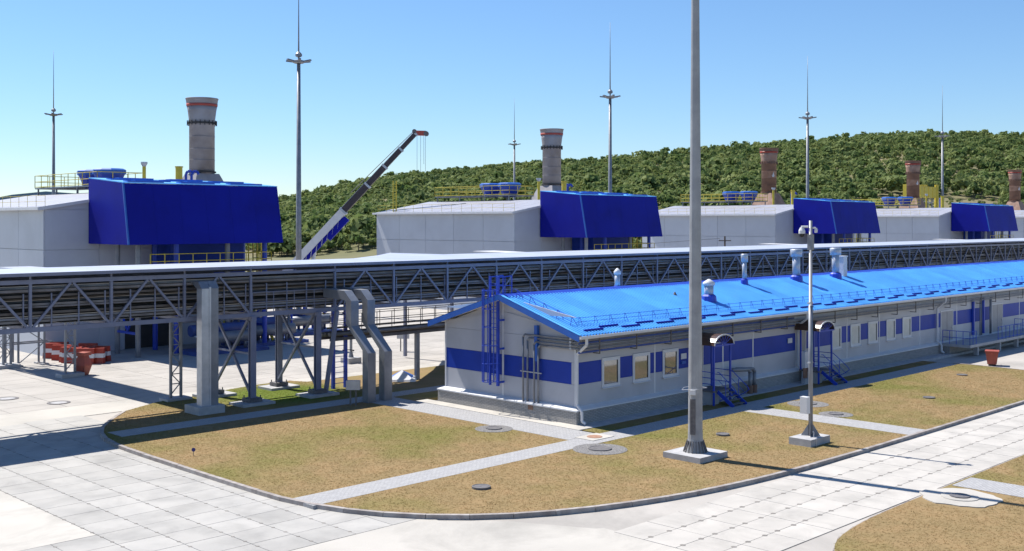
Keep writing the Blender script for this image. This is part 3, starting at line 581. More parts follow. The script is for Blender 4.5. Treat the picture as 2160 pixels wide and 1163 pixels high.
for x, y in ((-.9, -.5), (-.9, .5), (.9, -.5), (.9, .5)): MB().tube((x, y, 0), (x, y, 4.6), .08, 8).build('leg', 'galv', pt); MB().box(x-.25, x+.25, y-.25, y+.25, 0, .1).build('foot', 'footing', pt)
for z in (1.6, 2.9):
    for y in (-.5, .5): MB().beam((-1.5, y, z), (1.5, y, z), .09).build('cross_bar', 'galv', pt)
MB().beam((-.9, -.5, .2), (.9, -.5, 1.6), .06).beam((.9, -.5, 1.65), (-.9, -.5, 2.9), .06).build('brace', 'galv', pt)
# low pipe rack behind the block gable
lr = thing('low_pipe_rack', 'low pipe bridge on a single post behind the blue gable', 'pipe rack', (0, 0, 0))
for k, (y, z, r_) in enumerate(((17.5, 3.35, .12), (17.9, 3.35, .10), (18.3, 3.3, .14), (17.7, 3.7, .06))): MB().tube((-2.2, y, z), (14, y, z), r_, 8).build('pipe', 'pipe_brown' if k % 2 else 'pipe_grey', lr, smooth=True)
MB().beam((-2.2, 17.4, 3.05), (14, 17.4, 3.05), .12, .18).build('chord', 'pipe_brown', lr); MB().beam((-2.2, 18.5, 3.05), (14, 18.5, 3.05), .12, .18).build('chord', 'pipe_brown', lr)
railing(lr, (-2.2, 17.4, 3.5), (14, 17.4, 3.5), 1.0, 'pipe_brown', 14, mids=(.5, .25)); railing(lr, (-2.2, 18.6, 3.5), (14, 18.6, 3.5), 1.0, 'pipe_brown', 14, mids=(.5,))
MB().box(4.65, 4.9, 17.65, 17.9, -.2, 3.0).build('post', 'galv', lr); MB().box(12, 12.25, 17.65, 17.9, -.2, 3.0).build('post', 'galv', lr)
for k, h_ in enumerate((43.5, 96.0, 149.8)):
    t = thing('branch_roof', 'pale sheet roofed pipe branch running to the %s hall of the row' % ('second', 'third', 'fourth')[k], 'pipe rack', (h_-7.2, 34, 0))
    MB().loft([(-1.3, 0, 6.8), (1.6, 0, 6.8), (1.6, 11, 6.95), (-1.3, 11, 6.95)], [(-1.3, 0, 6.9), (1.6, 0, 6.9), (1.6, 11, 7.05), (-1.3, 11, 7.05)]).build('roof_sheet', 'white_trim', t)
    for x in (-1.1, 1.3):
        for y in (.3, 10.5): MB().box(x-.1, x+.1, y-.1, y+.1, -.2, 6.8).build('column', 'rack_steel', t)
        MB().box(x-.07, x+.07, .4, 10.4, 5.2, 5.4).build('chord', 'rack_steel', t)
rr = thing('rear_canopy', 'low pale canopy roof behind the main pipe rack', 'canopy', (14, 21.4, 0))
x = 0
while x < 130: MB().loft([(x, 0, 7.34), (x+5.99, 0, 7.34), (x+5.99, 6.0, 7.42), (x, 6.0, 7.42)], [(x, 0, 7.42), (x+5.99, 0, 7.42), (x+5.99, 6.0, 7.50), (x, 6.0, 7.50)]).build('roof_sheet', 'rack_roof', rr); x += 6
for x in range(2, 130, 16): MB().box(x-.1, x+.1, 5.5, 5.7, -.2, 7.36).build('column', 'rack_steel', rr)
# cable riser ducts
rd = thing('cable_riser', 'tall boxy silver cable riser on concrete block beneath the rack', 'duct', (-10.95, 16.3, 0))
MB().box(-.75, .75, -.75, .75, -.3, .42).build('footing', 'footing', rd)
for i, (x, y) in enumerate(((-.26, -.3), (.26, -.3))):
    z = .42
    for h in (2.1, 2.1, 1.9): MB().box(x-.22, x+.22, y-.25, y+.27, z+.004, z+h).build('duct_section', 'galv_light' if i == 0 else 'galv', rd); z += h  # paler metal on the left section paints in its sunlit look
    MB().loft([(x-.25, y-.25, z+.004), (x+.25, y-.25, z+.004), (x+.25, y+.27, z+.004), (x-.25, y+.27, z+.004)], [(x-.25, y+.05, z+.36), (x+.25, y+.05, z+.36), (x+.25, y+.9, z+.36), (x-.25, y+.9, z+.36)]).build('bend', 'galv', rd)
MB().box(-.06, .04, -.58, .0, .42, 6.6).build('seam_cover', 'galv_light', rd)
def bent(x, label):
    t = thing('bent_duct', label, 'duct', (x, 12.5, 0)); w_ = .27
    prof = [(0, -.1), (0, 2.75), (1.55, 4.15), (1.55, 5.55), (2.2, 6.1), (4.2, 6.15)]
    th = .5
    for (y0, z0), (y1, z1) in zip(prof, prof[1:]):
        d = Vector((y1-y0, z1-z0)).normalized(); 
        off = [(0, th), (0, th), (.05, th), (.05, th), (-.25, th*.9), (0, th*.85)]
        i = prof.index((y0, z0)); o0, o1 = ((th, 0), (th, .12), (th, .12), (th, -.02), (.1, -.5), (0, -.5))[i], ((th, 0), (th, .12), (th, .12), (th, -.02), (.1, -.5), (0, -.5))[i+1]
        A = [(-w_, y0, z0), (w_, y0, z0), (w_, y0+o0[0], z0+o0[1]), (-w_, y0+o0[0], z0+o0[1])]; B = [(-w_, y1, z1), (w_, y1, z1), (w_, y1+o1[0], z1+o1[1]), (-w_, y1+o1[0], z1+o1[1])]
        MB().loft(A, B).build('duct_section', 'galv', t)
    return t
bent(-2.9, 'bent silver cable duct nearer the small white junction box'); bent(-1.75, 'bent silver cable duct nearer the blue roofed building')
# ================================================================ HALLS AND FILTER HOUSES
HW, HD, HE, HR = 17.3, 24., 11.0, 12.5
def make_hall(label, loc):
    t = thing('compressor_hall', label, 'hall', loc, group='row of compressor halls')
    rx = HW/2
    core = [(.1, HE-.1), (rx, HR-.15), (HW-.1, HE-.1), (HW-.1, -.2), (.1, -.2)]
    MB().loft([(x, HD-.1, z) for x, z in core], [(x, .1, z) for x, z in core]).build('wall_core', 'hall_panel', t)
    zs = [-.2, 4.2, 7.85, HE-.05]; ys = [0, 4.9, 9.8, 14.7, 19.6, HD]
    for z0, z1 in zip(zs, zs[1:]):
        for y0, y1 in zip(ys, ys[1:]): MB().box(0, .1, y0+.02, y1-.02, z0+.02, z1-.02).build('wall_panel', 'hall_panel', t)
    xs = [0.102, 4.3, HW/2, 13, HW]
    for z0, z1 in zip(zs, zs[1:]+[13]):
        for x0, x1 in zip(xs, xs[1:]):
            top = lambda x: min(z1 if z1 < 11 else 99, HE-.08+(HR-HE)*(1-abs(x-rx)/rx))
            MB().loft([(x0+.01, .1, z0+.012), (x1-.01, .1, z0+.012), (x1-.01, .1, top(x1)-.012), (x0+.01, .1, top(x0)-.012)], [(x0+.01, 0, z0+.012), (x1-.01, 0, z0+.012), (x1-.01, 0, top(x1)-.012), (x0+.01, 0, top(x0)-.012)]).build('wall_panel', 'hall_panel', t)
    rf = MB().loft([(-.45, -.15, HE-.02), (rx, -.15, HR), (HW+.45, -.15, HE-.02), (rx, -.15, HR-.14)], [(-.45, HD+.2, HE-.02), (rx, HD+.2, HR), (HW+.45, HD+.2, HE-.02), (rx, HD+.2, HR-.14)]).build('roof', 'hall_roof', t)
    for i in range(11):
        y0 = i*2.2; MB().loft([(-.35, y0+.02, HE+.03), (rx, y0+.02, HR+.03), (rx, y0+2.18, HR+.03), (-.35, y0+2.18, HE+.03)], [(-.35, y0+.02, HE+.06), (rx, y0+.02, HR+.06), (rx, y0+2.18, HR+.06), (-.35, y0+2.18, HE+.06)]).build('roof_sheet', 'hall_roof', rf)
    MB().box(-.52, -.36, -.2, HD+.2, HE-.12, HE+.10).build('gutter', 'white_trim', rf)
    MB().loft([(-.5, -.24, HE-.16), (rx, -.24, HR-.12), (rx, -.24, HR+.08), (-.5, -.24, HE+.1)], [(-.5, -.16, HE-.16), (rx, -.16, HR-.12), (rx, -.16, HR+.08), (-.5, -.16, HE+.1)]).build('verge_trim', 'white_trim', rf)
    railing(rf, (.2, .2, HE+.1), (.2, HD, HE+.1), .9, 'yellow', 14, 'roof_railing', .018); 
    if True:
        d = MB().box(6.4, 10.2, -.03, .0, -.13, 4.0).build('gate', 'dark', t)  # near-black sheet, deep shade of the door opening put into its colour
    return t
def make_filter(label, loc):
    t = thing('filter_house', label, 'filter house', loc, group='blue filter houses on the halls')
    x0, x1 = 0, 13.2; zb, zt, zf = 8.3, 13.35, 12.85; yb_, yt, yr = -6.8, -5.9, -.02
    MB().loft([(x0, yb_, zb), (x0, yt, zf), (x0, yr, zt), (x0, yr, zb)], [(x0+.12, yb_, zb), (x0+.12, yt, zf), (x0+.12, yr, zt), (x0+.12, yr, zb)]).build('side_wall', 'deep_blue', t)
    MB().loft([(x1-.12, yb_, zb), (x1-.12, yt, zf), (x1-.12, yr, zt), (x1-.12, yr, zb)], [(x1, yb_, zb), (x1, yt, zf), (x1, yr, zt), (x1, yr, zb)]).build('side_wall', 'deep_blue', t)
    fw = (x1-x0-.244)/6
    for k in range(6):
        p0, p1 = x0+.122+k*fw+.004, x0+.122+(k+1)*fw-.004
        MB().loft([(p0, yb_+.01, zb), (p1, yb_+.01, zb), (p1, yt+.01, zf), (p0, yt+.01, zf)], [(p0, yb_+.13, zb), (p1, yb_+.13, zb), (p1, yt+.13, zf), (p0, yt+.13, zf)]).build('front_panel', 'deep_blue', t)
    MB().box(x0+.122, x1-.122, yb_+.14, yr, zb, zb+.1).build('floor', 'deep_blue', t)
    MB().loft([(x0, yt-.03, zf+.004), (x1, yt-.03, zf+.004), (x1, yr, zt+.004), (x0, yr, zt+.004)], [(x0, yt-.03, zf+.07), (x1, yt-.03, zf+.07), (x1, yr, zt+.07), (x0, yr, zt+.07)]).build('roof', 'roof_blue', t)
    for i in range(4):
        for j in range(3):
            y = yt+.35+i*1.4; xx = .5+j*4.3+(1.3 if i % 2 else 0); z = zf+(zt-zf)*(y-yt)/(yr-yt)
            if xx+2.9 < x1: MB().box(xx, xx+2.9, y, y+.75, z+.075, z+.20).build('roof_vent', 'trim_blue', t)
    MB().beam((x0-.02, yb_-.02, zb), (x0-.02, yt-.02, zf), .12).build('corner_trim', 'trim_blue', t)
    for x, m_ in ((1.3, 'galv'), (4.4, 'steel_blue'), (8.8, 'galv'), (12.2, 'steel_blue')):
        for y in (-5.6, -2.2): MB().tube((x, y, -.1), (x, y, zb), .2, 10).build('support_post', m_, t); 
    for x in (1.3, 12.2): MB().beam((x, -5.6, 3.9), (x, -2.2, 3.9), .2).beam((x, -5.6, 1.6), (x, -2.2, 1.6), .18).beam((x, -5.5, 3.8), (x, -3.9, 1.7), .12).beam((x, -2.3, 3.8), (x, -3.9, 1.7), .12).build('brace', 'steel_blue', t)
    MB().box(5.2, 11.6, -3.2, -.05, 4.2, 8.28).build('intake_duct', 'stripe_blue', t)
    MB().box(2.0, 12.5, -6.2, -3.4, 6.35, 6.45).build('service_deck', 'galv', t)
    railing(t, (2.0, -6.15, 6.45), (12.5, -6.15, 6.45), 1.1, 'yellow', 9, 'railing', .035); railing(t, (12.5, -6.15, 6.45), (12.5, -3.4, 6.45), 1.1, 'yellow', 3, 'railing', .035)
    st = MB().beam((12.9, -4.6, 0), (12.9, -.6, 6.0), .25, .1).beam((13.7, -4.6, 0), (13.7, -.6, 6.0), .25, .1); st.build('stair', 'yellow', t)
    for x in (12.9, 13.7):
        for k in range(3): MB().box(x, x+.08, -2-.7*k, -1.92-.7*k, 0, 8.2).build('stair_post', 'yellow', t)
    return t
HA = [-6.8, 43.5, 96.0, 149.8]; HB = 47.6; HOFF = [3.4, 3.9, 4.6, 4.8]
hl = ['white compressor hall behind the pile of red barriers', 'white compressor hall to the right of the crane boom', 'white compressor hall behind the wooden utility pole', 'white compressor hall with yellow silencer rack behind it', ]
fl_ = ['blue filter house on the hall behind red barriers', 'blue filter house on the hall right of the crane', 'blue filter house above the camera pole top', 'blue filter house on the hall before the yellow silencer']
h0 = make_hall(hl[0], (HA[0], HB, 0)); f0 = make_filter(fl_[0], (HA[0]+HOFF[0], HB-.12, 0))
for i in range(1, 4):
    dup(h0, (HA[i], HB, 0), hl[i]); dup(f0, (HA[i]+HOFF[i], HB-.12, 0), fl_[i])
dup(h0, (203, HB, 0), 'white compressor hall farthest along the row, mostly hidden'); dup(f0, (208, HB-.12, 0), 'blue filter house farthest along the row')
# rooftop gear
def make_platform(loc, label):
    t = thing('roof_platform', label, 'platform', loc)
    MB().box(0, 4.2, 0, 13.5, 0, .12).build('deck', 'galv', t)
    for p, q, n_ in (((0, 0, .12), (0, 13.5, .12), 9), ((0, 0, .12), (4.2, 0, .12), 3), ((4.2, 0, .12), (4.2, 13.5, .12), 9), ((0, 13.5, .12), (4.2, 13.5, .12), 3)): railing(t, p, q, 1.15, 'yellow', n_, 'railing', .035, (.5, .08))
    for y in (.3, 4.5, 9, 13.2):
        for x in (.2, 4.0): MB().box(x-.06, x+.06, y-.06, y+.06, -1.6, 0).build('leg', 'galv', t)
    return t
def make_fan(loc, label):
    t = thing('roof_fan', label, 'fan', loc)
    MB().lathe([(.8, 0), (1.0, .5), (1.35, 1.25)], 10).build('housing', 'steel_blue', t); MB().lathe([(1.45, 1.25), (1.45, 1.62), (1.2, 1.75)], 10).build('cowl', 'trim_blue', t)
    return t
def make_goose(loc, label, m_='steel_blue', h=2.2):
    t = thing('gooseneck_vent', label, 'vent', loc)
    for k in (0, .55): MB().path([(k, 0, -.9), (k, 0, h), (k+.12, -.1, h+.25), (k+.4, -.25, h+.25), (k+.5, -.35, h)], .12, 7).build('neck', m_, t)
    return t
def make_pole(loc, label):
    t = thing('vent_mast', label, 'vent', loc)
    MB().tube((0, 0, -.8), (0, 0, 2.2), .16, 8).build('pipe', 'yellow', t); MB().lathe([(.15, 2.2), (.3, 2.45), (.3, 2.6)], 8).build('cap', 'galv_light', t); return t
nm = ['the barriers', 'the crane', 'the utility pole', 'the yellow silencer']
for i, h in enumerate(HA):
    zr = lambda dx: HE+(HR-HE)*(1-abs(dx-HW/2)/(HW/2))
    make_platform((h+8.2, HB+9.0, zr(8.2)+.65), 'yellow railed roof platform on the hall by %s' % nm[i])
    make_fan((h+10.2, HB+11.0, zr(10.2)+.75), 'blue roof fan at front of railed platform by %s' % nm[i]); make_fan((h+10.2, HB+14.2, zr(10.2)+.75), 'blue roof fan at back of railed platform by %s' % nm[i])
    make_pole((h+11.8, HB+7.6, zr(11.8)+.7), 'yellow vent mast with pale cap beside roof platform by %s' % nm[i])
    make_goose((h+15.2, HB+6.5, zr(15.2)+.7), 'blue gooseneck vents above the filter house by %s' % nm[i])
    tag(MB().tube((0, 0, -.3), (0, 0, 3.2), .30, 10).tube((0, 0, 3.2), (0, 0, 3.3), .36, 10).build('vent_pipe', 'yellow', None, (h+14.0, HB+5.5, zr(14.0)), smooth=False), 'stout yellow vent pipe on the hall roof by %s' % nm[i], 'vent')
yt_ = thing('ladder_tower', 'slim yellow ladder tower at the hall eave beside crane', 'ladder', (HA[1]+.6, HB+21.5, HE))
for x in (0, .5): MB().tube((x, 0, 0), (x, 0, 4.0), .07, 6).build('rail', 'yellow', yt_)
for i in range(12): MB().tube((0, 0, .3+i*.3), (.5, 0, .3+i*.3), .03, 5).build('rung', 'yellow', yt_)
# chimneys
def make_chimney(label, loc, rusty):
    t = thing('chimney', label, 'chimney', loc, group='exhaust chimneys behind the halls'); m1, m2 = ('rust', 'rust') if rusty else ('stack_grey', 'stack_grey')
    MB().box(-2.5, 2.5, -2.5, 2.5, -.2, 12.3).build('plinth', 'pipe_blue' if False else 'galv', t)
    MB().loft([(-2.2, -2.2, 12.302), (2.2, -2.2, 12.302), (2.2, 2.2, 12.302), (-2.2, 2.2, 12.302)], [(-1.2, -1.2, 14.7), (1.2, -1.2, 14.7), (1.2, 1.2, 14.7), (-1.2, 1.2, 14.7)]).build('skirt', 'rust_light' if rusty else 'stack_grey', t)
    z = 14.702
    for k, h in enumerate((1.35, 1.1, 1.2, 1.2)):
        MB().lathe([(1.22, z), (1.22, z+h-.03), (1.25, z+h-.03), (1.25, z+h)], 28, cap=True).build('shaft_section', ('rust' if k % 2 else 'rust_light') if rusty and k else m1, t, smooth=True); z += h+.002
    MB().lathe([(1.23, z), (1.26, z+.5), (1.36, z+1.3), (1.44, z+1.75)], 28).build('flare', m2 if not rusty else 'rust_light', t, smooth=True)
    MB().lathe([(1.475, z+1.752), (1.505, z+2.0)], 28).build('red_band', 'red_band' if not rusty else 'red', t, smooth=True)
    MB().lathe([(1.48, z+2.002), (1.54, z+2.45), (1.58, z+2.45), (1.58, z+2.55), (1.40, z+2.55), (1.36, z+1.9)], 28, cap=False).build('rim', m2, t, smooth=True)
    for zz_ in (14.8, z+.05): MB().lathe([(1.36, zz_), (1.36, zz_+.14)], 28).build('flange', 'dark' if not rusty else 'rust', t)
    bm = MB()
    for i in range(20): bm.beam((1.4*math.cos(i*.314), 1.4*math.sin(i*.314), z-.12), (1.4*math.cos(i*.314), 1.4*math.sin(i*.314), z+.36), .07)
    tag(bm.build('flange_bolts', 'dark' if not rusty else 'rust', t), kind='stuff')
    if rusty:                                     # pale flame-shaped emblem
        pts = [(-.22, 0), (-.16, -.2), (0, -.28), (.16, -.22), (.22, -.02), (.12, .2), (.10, .55), (-.02, .32), (-.06, .08), (.04, -.06), (-.04, -.12), (-.12, 0), (-.1, .16)]
        an = rad(-135+20); d = Vector((math.cos(an), math.sin(an), 0)); s_ = Vector((-d.y, d.x, 0)); c_ = d*1.245
        MB().loft([c_+s_*x-d*.03+Vector((0, 0, 17.6+zz_)) for x, zz_ in pts], [c_+s_*x+d*.02+Vector((0, 0, 17.6+zz_)) for x, zz_ in pts]).build('emblem', 'white_trim', t)
    return t
CB = 62.; CA = [14.4, 64.9, 117.5, 170.6, 223.8]
g0 = make_chimney('grey flared chimney behind the hall with the red barriers', (CA[0], CB, 0), False); dup(g0, (CA[1], CB, 0), 'grey flared chimney behind the hall right of the crane')
r0 = make_chimney('rust brown flared chimney behind the hall by the utility pole', (CA[2], CB, 0), True); dup(r0, (CA[3], CB, 0), 'rust brown flared chimney beside the yellow silencer'); dup(r0, (CA[4], CB, 0), 'rust brown flared chimney farthest along the row')
ys_ = thing('silencer_rack', 'yellow box silencers on a pipe frame beside rust chimney', 'silencer', (182.5, 66, 0))
for i in range(4):
    for j in range(2): MB().box(i*2.0-4, i*2.0-2.25, j*2-1.9, j*2-.15, 15.0, 17.3+.5*j).build('silencer_box', 'yellow', ys_)
for x in (-3.5, -1, 1.5, 3.5): MB().tube((x, -1, 9), (x, -1, 15), .16, 8).build('leg', 'galv', ys_)
for z in (13, 14.4): MB().path([(-4, -1.2, z), (-2, -1.2, z-.5), (0, -1.2, z), (2, -1.2, z-.5), (3.8, -1.2, z)], .14, 7).build('pipe', 'galv_light', ys_)
MB().tube((4.6, -1.5, 9), (4.6, -1.5, 17.8), .4, 10).build('riser', 'yellow', ys_)
# ================================================================ MASTS, POLES, CRANE
def make_mast(label, loc, zc=28., zt=38.8):
    t = thing('light_mast', label, 'mast', loc, group='lightning and lighting masts')
    MB().lathe([(.34, 0), (.30, zc*.35), (.20, zc)], 12).build('shaft', 'galv', t, smooth=True); MB().lathe([(.10, zc), (.06, zc+5), (.02, zt)], 8).build('lightning_rod', 'galv', t, smooth=True)
    MB().lathe([(.2, zc+.5), (.38, zc+.62), (.38, zc+.85), (.15, zc+1.1)], 10).build('winch_head', 'galv', t); MB().lathe([(.5, zc-.2), (.7, zc-.1), (.7, zc+.08), (.5, zc+.15)], 14).build('crown', 'galv', t)
    for k in range(6):
        an = k*math.pi/3; c_, s_ = math.cos(an), math.sin(an); MB().beam((.65*c_, .65*s_, zc), (1.5*c_, 1.5*s_, zc+.12), .32, .16).build('floodlight', 'galv', t)
    return t
ms = [(630, 123, 'tall light mast standing in front of the crane boom'), (1287, 158, 'light mast behind the filter house right of the crane'), (1703.5, 190, 'light mast behind the filter house above the camera pole'), (1988, 231, 'light mast beside the yellow silencer'), (113, 184, 'distant light mast behind the hall with the red barriers'), (1085, 255, 'small distant light mast left of the second grey chimney')]
m0 = None
for u, d, lab in ms:
    a_, b_ = fromcam(u, d)
    m0 = make_mast(lab, (a_, b_, 0)) if m0 is None else (dup(m0, (a_, b_, 0), lab) and m0)
bp_ = thing('floodlight_mast', 'thick galvanised mast on a square concrete pad in the lawn', 'mast', (-1.75, -8.3, 0))
MB().box(-1.0, 1.0, -.95, .95, -.3, .24).build('pad', 'footing', bp_, rz=0)
MB().lathe([(.42, .245), (.36, .5), (.325, .8), (.31, 1.2), (.17, 19.5), (.11, 28)], 16).build('shaft', 'pole_grey', bp_)
st = MB()
for k in range(18): st.beam((.50*math.cos(k*.349), .50*math.sin(k*.349), .245), (.34*math.cos(k*.349), .34*math.sin(k*.349), .72), .035, .05)
st.build('gusset_ring', 'iron', bp_)
dr = rad(-165); dx, dy = math.cos(dr), math.sin(dr)
def onface(zm, w_, h_, dep, nm_, m_): 
    r_ = .30; c_ = Vector((dx*r_, dy*r_, zm)); MB().beam(c_+Vector((0, 0, -h_/2)), c_+Vector((0, 0, h_/2)), w_, dep, up=(dx, dy, 0)).build(nm_, m_, bp_)
onface(1.75, .22, 1.5, .06, 'hatch', 'iron'); onface(2.78, .24, .2, .1, 'plate', 'white_trim')
MB().path([(-.62, .25, 2.9), (-.35, -.35, 2.95), (.35, -.35, 2.95), (.62, .3, 2.9), (.3, .38, 2.95), (-.3, .38, 2.95), (-.62, .25, 2.9)], .012, 5).build('ring', 'galv_light', bp_)
cp_ = thing('camera_pole', 'slim grey pole with dome cameras and white cabinet on lawn', 'pole', (4.42, -10.22, 0))
MB().box(-.95, .75, -.55, .55, -.25, .32).build('pad', 'footing', cp_); MB().lathe([(.10, .32), (.10, 6.2), (.08, 6.2), (.075, 10.05)], 10).build('shaft', 'galv', cp_, smooth=True)
for k in range(4):
    an = k*math.pi/2+.5; MB().loft([(.1*math.cos(an)-.012, .1*math.sin(an), .33), (.42*math.cos(an)-.012, .42*math.sin(an), .33), (.1*math.cos(an)-.012, .1*math.sin(an), .85)], [(.1*math.cos(an)+.012, .1*math.sin(an), .33), (.42*math.cos(an)+.012, .42*math.sin(an), .33), (.1*math.cos(an)+.012, .1*math.sin(an), .85)]).build('gusset', 'galv', cp_)
MB().box(-.42, -.13, -.05, .3, 1.35, 2.1).build('cabinet', 'white_trim', cp_); MB().box(-.11, .11, -.11, .11, 8.72, 9.42).build('collar', 'galv', cp_)
for z in (3.6, 6.3): MB().box(-.22, .14, -.05, .05, z, z+.06).build('clamp', 'galv_light', cp_)
cm = MB().tube((-.08, .08, 9.77), (-.30, .30, 9.77), .05, 7).lathe([(.08, 9.74), (.15, 9.60), (.15, 9.46)], 10, (-.28, .28)).build('dome_camera', 'white_trim', cp_); MB().lathe([(.12, 9.45), (.09, 9.34), (.03, 9.30)], 10, (-.28, .28)).build('lens', 'black', cm)
MB().tube((.06, -.06, 9.72), (.16, -.16, 9.72), .04, 7).lathe([(.05, 9.72), (.08, 9.62), (.06, 9.50)], 8, (.17, -.17)).build('dome_camera', 'white_trim', cp_)
MB().path([(-.4, -.5, .33), (-.5, -.56, .3), (-.5, -.57, -.05)], .03, 6).path([(-.25, -.3, .33), (-.25, -.3, .55), (-.4, -.35, .6)], .025, 6).build('cable_loop', 'galv_light', cp_)
ua, ub = fromcam(1529, 150); up_ = thing('utility_pole', 'dark wooden utility pole with crossarm in front of the hall', 'pole', (ua, ub, 0))
MB().lathe([(.14, 0), (.11, 8.0)], 8).build('shaft', 'wood', up_); MB().beam((-.6, .6, 7.4), (.6, -.6, 7.4), .12).build('crossarm', 'wood', up_)
for k in (-.5, .5): MB().lathe([(.06, 7.46), (.06, 7.7)], 6, (k, -k)).build('insulator', 'galv_light', up_)
MB().path([(-.5, .5, 7.7), (-9, 8, 6.9), (-18, 16, 7.3)], .02, 4).build('wire', 'dark', up_)
# crane
D = 137.; fx, fy, fz = fromcam(596, D, 583); tx, ty, tz = fromcam(878, D, 281)
cr = thing('truck_crane', 'truck crane with raised telescopic boom behind the pipe rack', 'crane', (fx, fy, 0))
bo = Vector((0, 0, fz)); bt = Vector((tx-fx, ty-fy, tz)); side = Vector((S, S, 0)); bd = (bt-bo).normalized(); pn = bd.cross(side).normalized()
for k, (t0, t1, w_, h_, m_) in enumerate(((0, .46, .85, .95, 'white_trim'), (.44, .64, .72, .80, 'boom_dark'), (.62, .77, .64, .70, 'boom_dark'), (.755, .89, .56, .60, 'boom_dark'), (.88, 1.0, .48, .50, 'boom_dark'))):
    p_, q_ = bo.lerp(bt, t0), bo.lerp(bt, t1); bs = MB().beam(p_, q_, w_, h_, up=pn).build('boom_section', m_, cr)
    MB().beam(q_-bd*.25, q_+bd*.02, w_+.12, h_+.14, up=pn).build('collar', 'galv_light', bs)
    if k: MB().beam(p_+pn*(h_/2+.03), q_+pn*(h_/2+.03), w_*.9, .05, up=pn).build('top_plate', 'galv_light', bs)
up_sign = 1 if pn.z > 0 else -1
lo = -pn*up_sign
MB().beam(bo.lerp(bt, .02)+lo*.72, bo.lerp(bt, .43)+lo*.72, .6, .5, up=pn).build('folded_jib', 'deep_blue', cr)
for k in range(9): MB().beam(bo.lerp(bt, .05+k*.04)+lo*1.0-side*.32, bo.lerp(bt, .08+k*.04)+lo*.48-side*.32, .06).build('jib_lacing', 'galv_light', cr)
MB().beam(bo.lerp(bt, .30)+lo*.95, bo.lerp(bt, .44)+lo*.95, .7, .75, up=pn).build('jib_head', 'deep_blue', cr)
hd = MB().beam(bt, bt+bd*.3-Vector((0, 0, .25))+Vector((S, -S, 0))*1.0, .55, .6).build('boom_head', 'red_band', cr); e_ = bt+bd*.3-Vector((0, 0, .3))+Vector((S, -S, 0))*1.05
MB().tube(e_-side*.3, e_+side*.3, .32, 10).tube(bt-side*.3+pn*up_sign*.3, bt+side*.3+pn*up_sign*.3, .28, 10).build('sheave', 'iron', cr)
for k, ln in ((.1, 4.6), (.55, 4.6), (.95, 3.7), (1.15, 4.6)):
    p_ = bt+Vector((S, -S, 0))*k-Vector((0, 0, .2)); MB().tube(p_, p_-Vector((0, 0, ln)), .025, 4).build('hoist_rope', 'iron', cr)
for k in range(3): MB().tube(bo.lerp(bt, .55)+pn*up_sign*(.9)+side*(.2*k-.2), bt+pn*up_sign*.4+side*(.2*k-.2), .018, 4).build('cable', 'iron', cr)
MB().box(-6.5, 5.5, -1.3, 1.3, .9, 1.9).build('carrier', 'yellow', cr, rz=rad(-45)); MB().box(-8.4, -6.5, -1.25, 1.25, .8, 2.9).build('cab', 'white_trim', cr, rz=rad(-45)); MB().box(-1.5, 3.2, -1.2, 1.2, 1.9, 3.4).build('superstructure', 'deep_blue', cr, rz=rad(-45))
MB().tube(bo+Vector((2.4, -2.4, -1.4)), bo.lerp(bt, .22)+lo*.5, .25, 10).build('lift_cylinder', 'galv_light', cr)
for k in (-7.3, -4.6, 1.6, 3.0, 4.4):
    for s_ in (-1.15, 1.15): MB().tube((k*S-s_*S, -k*S-s_*S, .62), (k*S-s_*S*.65, -k*S-s_*S*.65, .62), .62, 14).build('wheel', 'black', cr)
# ================================================================ YARD THINGS
def barrier(loc, rz, label, m_='red'):
    t = thing('road_barrier', label, 'barrier', loc, rz, 'red and white plastic barriers by the hall'); t.scale = (.9, .9, .85)
    for z0, z1, w0, w1, mm in ((0, .5, .30, .24, m_), (.502, .85, .24, .2, 'white_trim'), (.852, 1.3, .2, .15, m_)):
        MB().loft([(-.75, -w0, z0), (.75, -w0, z0), (.75, w0, z0), (-.75, w0, z0)], [(-.75, -w1, z1), (.75, -w1, z1), (.75, w1, z1), (-.75, w1, z1)]).build('band' if mm != m_ else 'body', mm, t)
    return t
b0 = None
for k, (u, v, rz) in enumerate(((112, 752, -45), (131, 756, -40), (145, 759, 20), (152, 762, -50), (166, 762, 40), (180, 764, -45), (190, 761, 30), (200, 763, -45), (213, 758, -60), (125, 749, -45), (186, 752, -45))):
    dd = F*HC/(v-YH); a_, b_ = fromcam(u, dd); lab = 'red and white plastic road barrier in the pile before the hall'
    if b0 is None: b0 = barrier((a_, b_, RZ), rad(rz), lab)
    else: dup(b0, (a_, b_, RZ), lab, rad(rz))
hy = thing('hydrant_box', 'tapered orange pedestal box beside the lattice column', 'hydrant', (-9.0, 35.6, RZ), rad(30)); hy.scale = (.8, .8, .85)
MB().loft([(-.3, -.3, 0), (.3, -.3, 0), (.3, .3, 0), (-.3, .3, 0)], [(-.5, -.5, .75), (.5, -.5, .75), (.5, .5, .75), (-.5, .5, .75)]).build('lower_box', 'bin_red', hy)
MB().loft([(-.5, -.5, .752), (.5, -.5, .752), (.5, .5, .752), (-.5, .5, .752)], [(-.3, -.3, 1.5), (.3, -.3, 1.5), (.3, .3, 1.5), (-.3, .3, 1.5)]).build('upper_box', 'bin_red', hy); MB().box(-.5, .5, -.42, .42, 1.502, 1.75).build('cap', 'bin_red', hy)
def pit(loc, r, label, ring='gravel', lid='iron', h=.03):
    t = thing('manhole', label, 'manhole', loc)
    if ring: MB().lathe([(r, -.1), (r*.97, .012), (r*.9, .02)], 20).build('surround', ring, t)
    MB().lathe([(r*.42, -.1), (r*.42, h+.03), (r*.37, h+.035), (r*.36, h+.02), (.01, h+.02)], 16, cap=False).build('lid', lid, t); return t
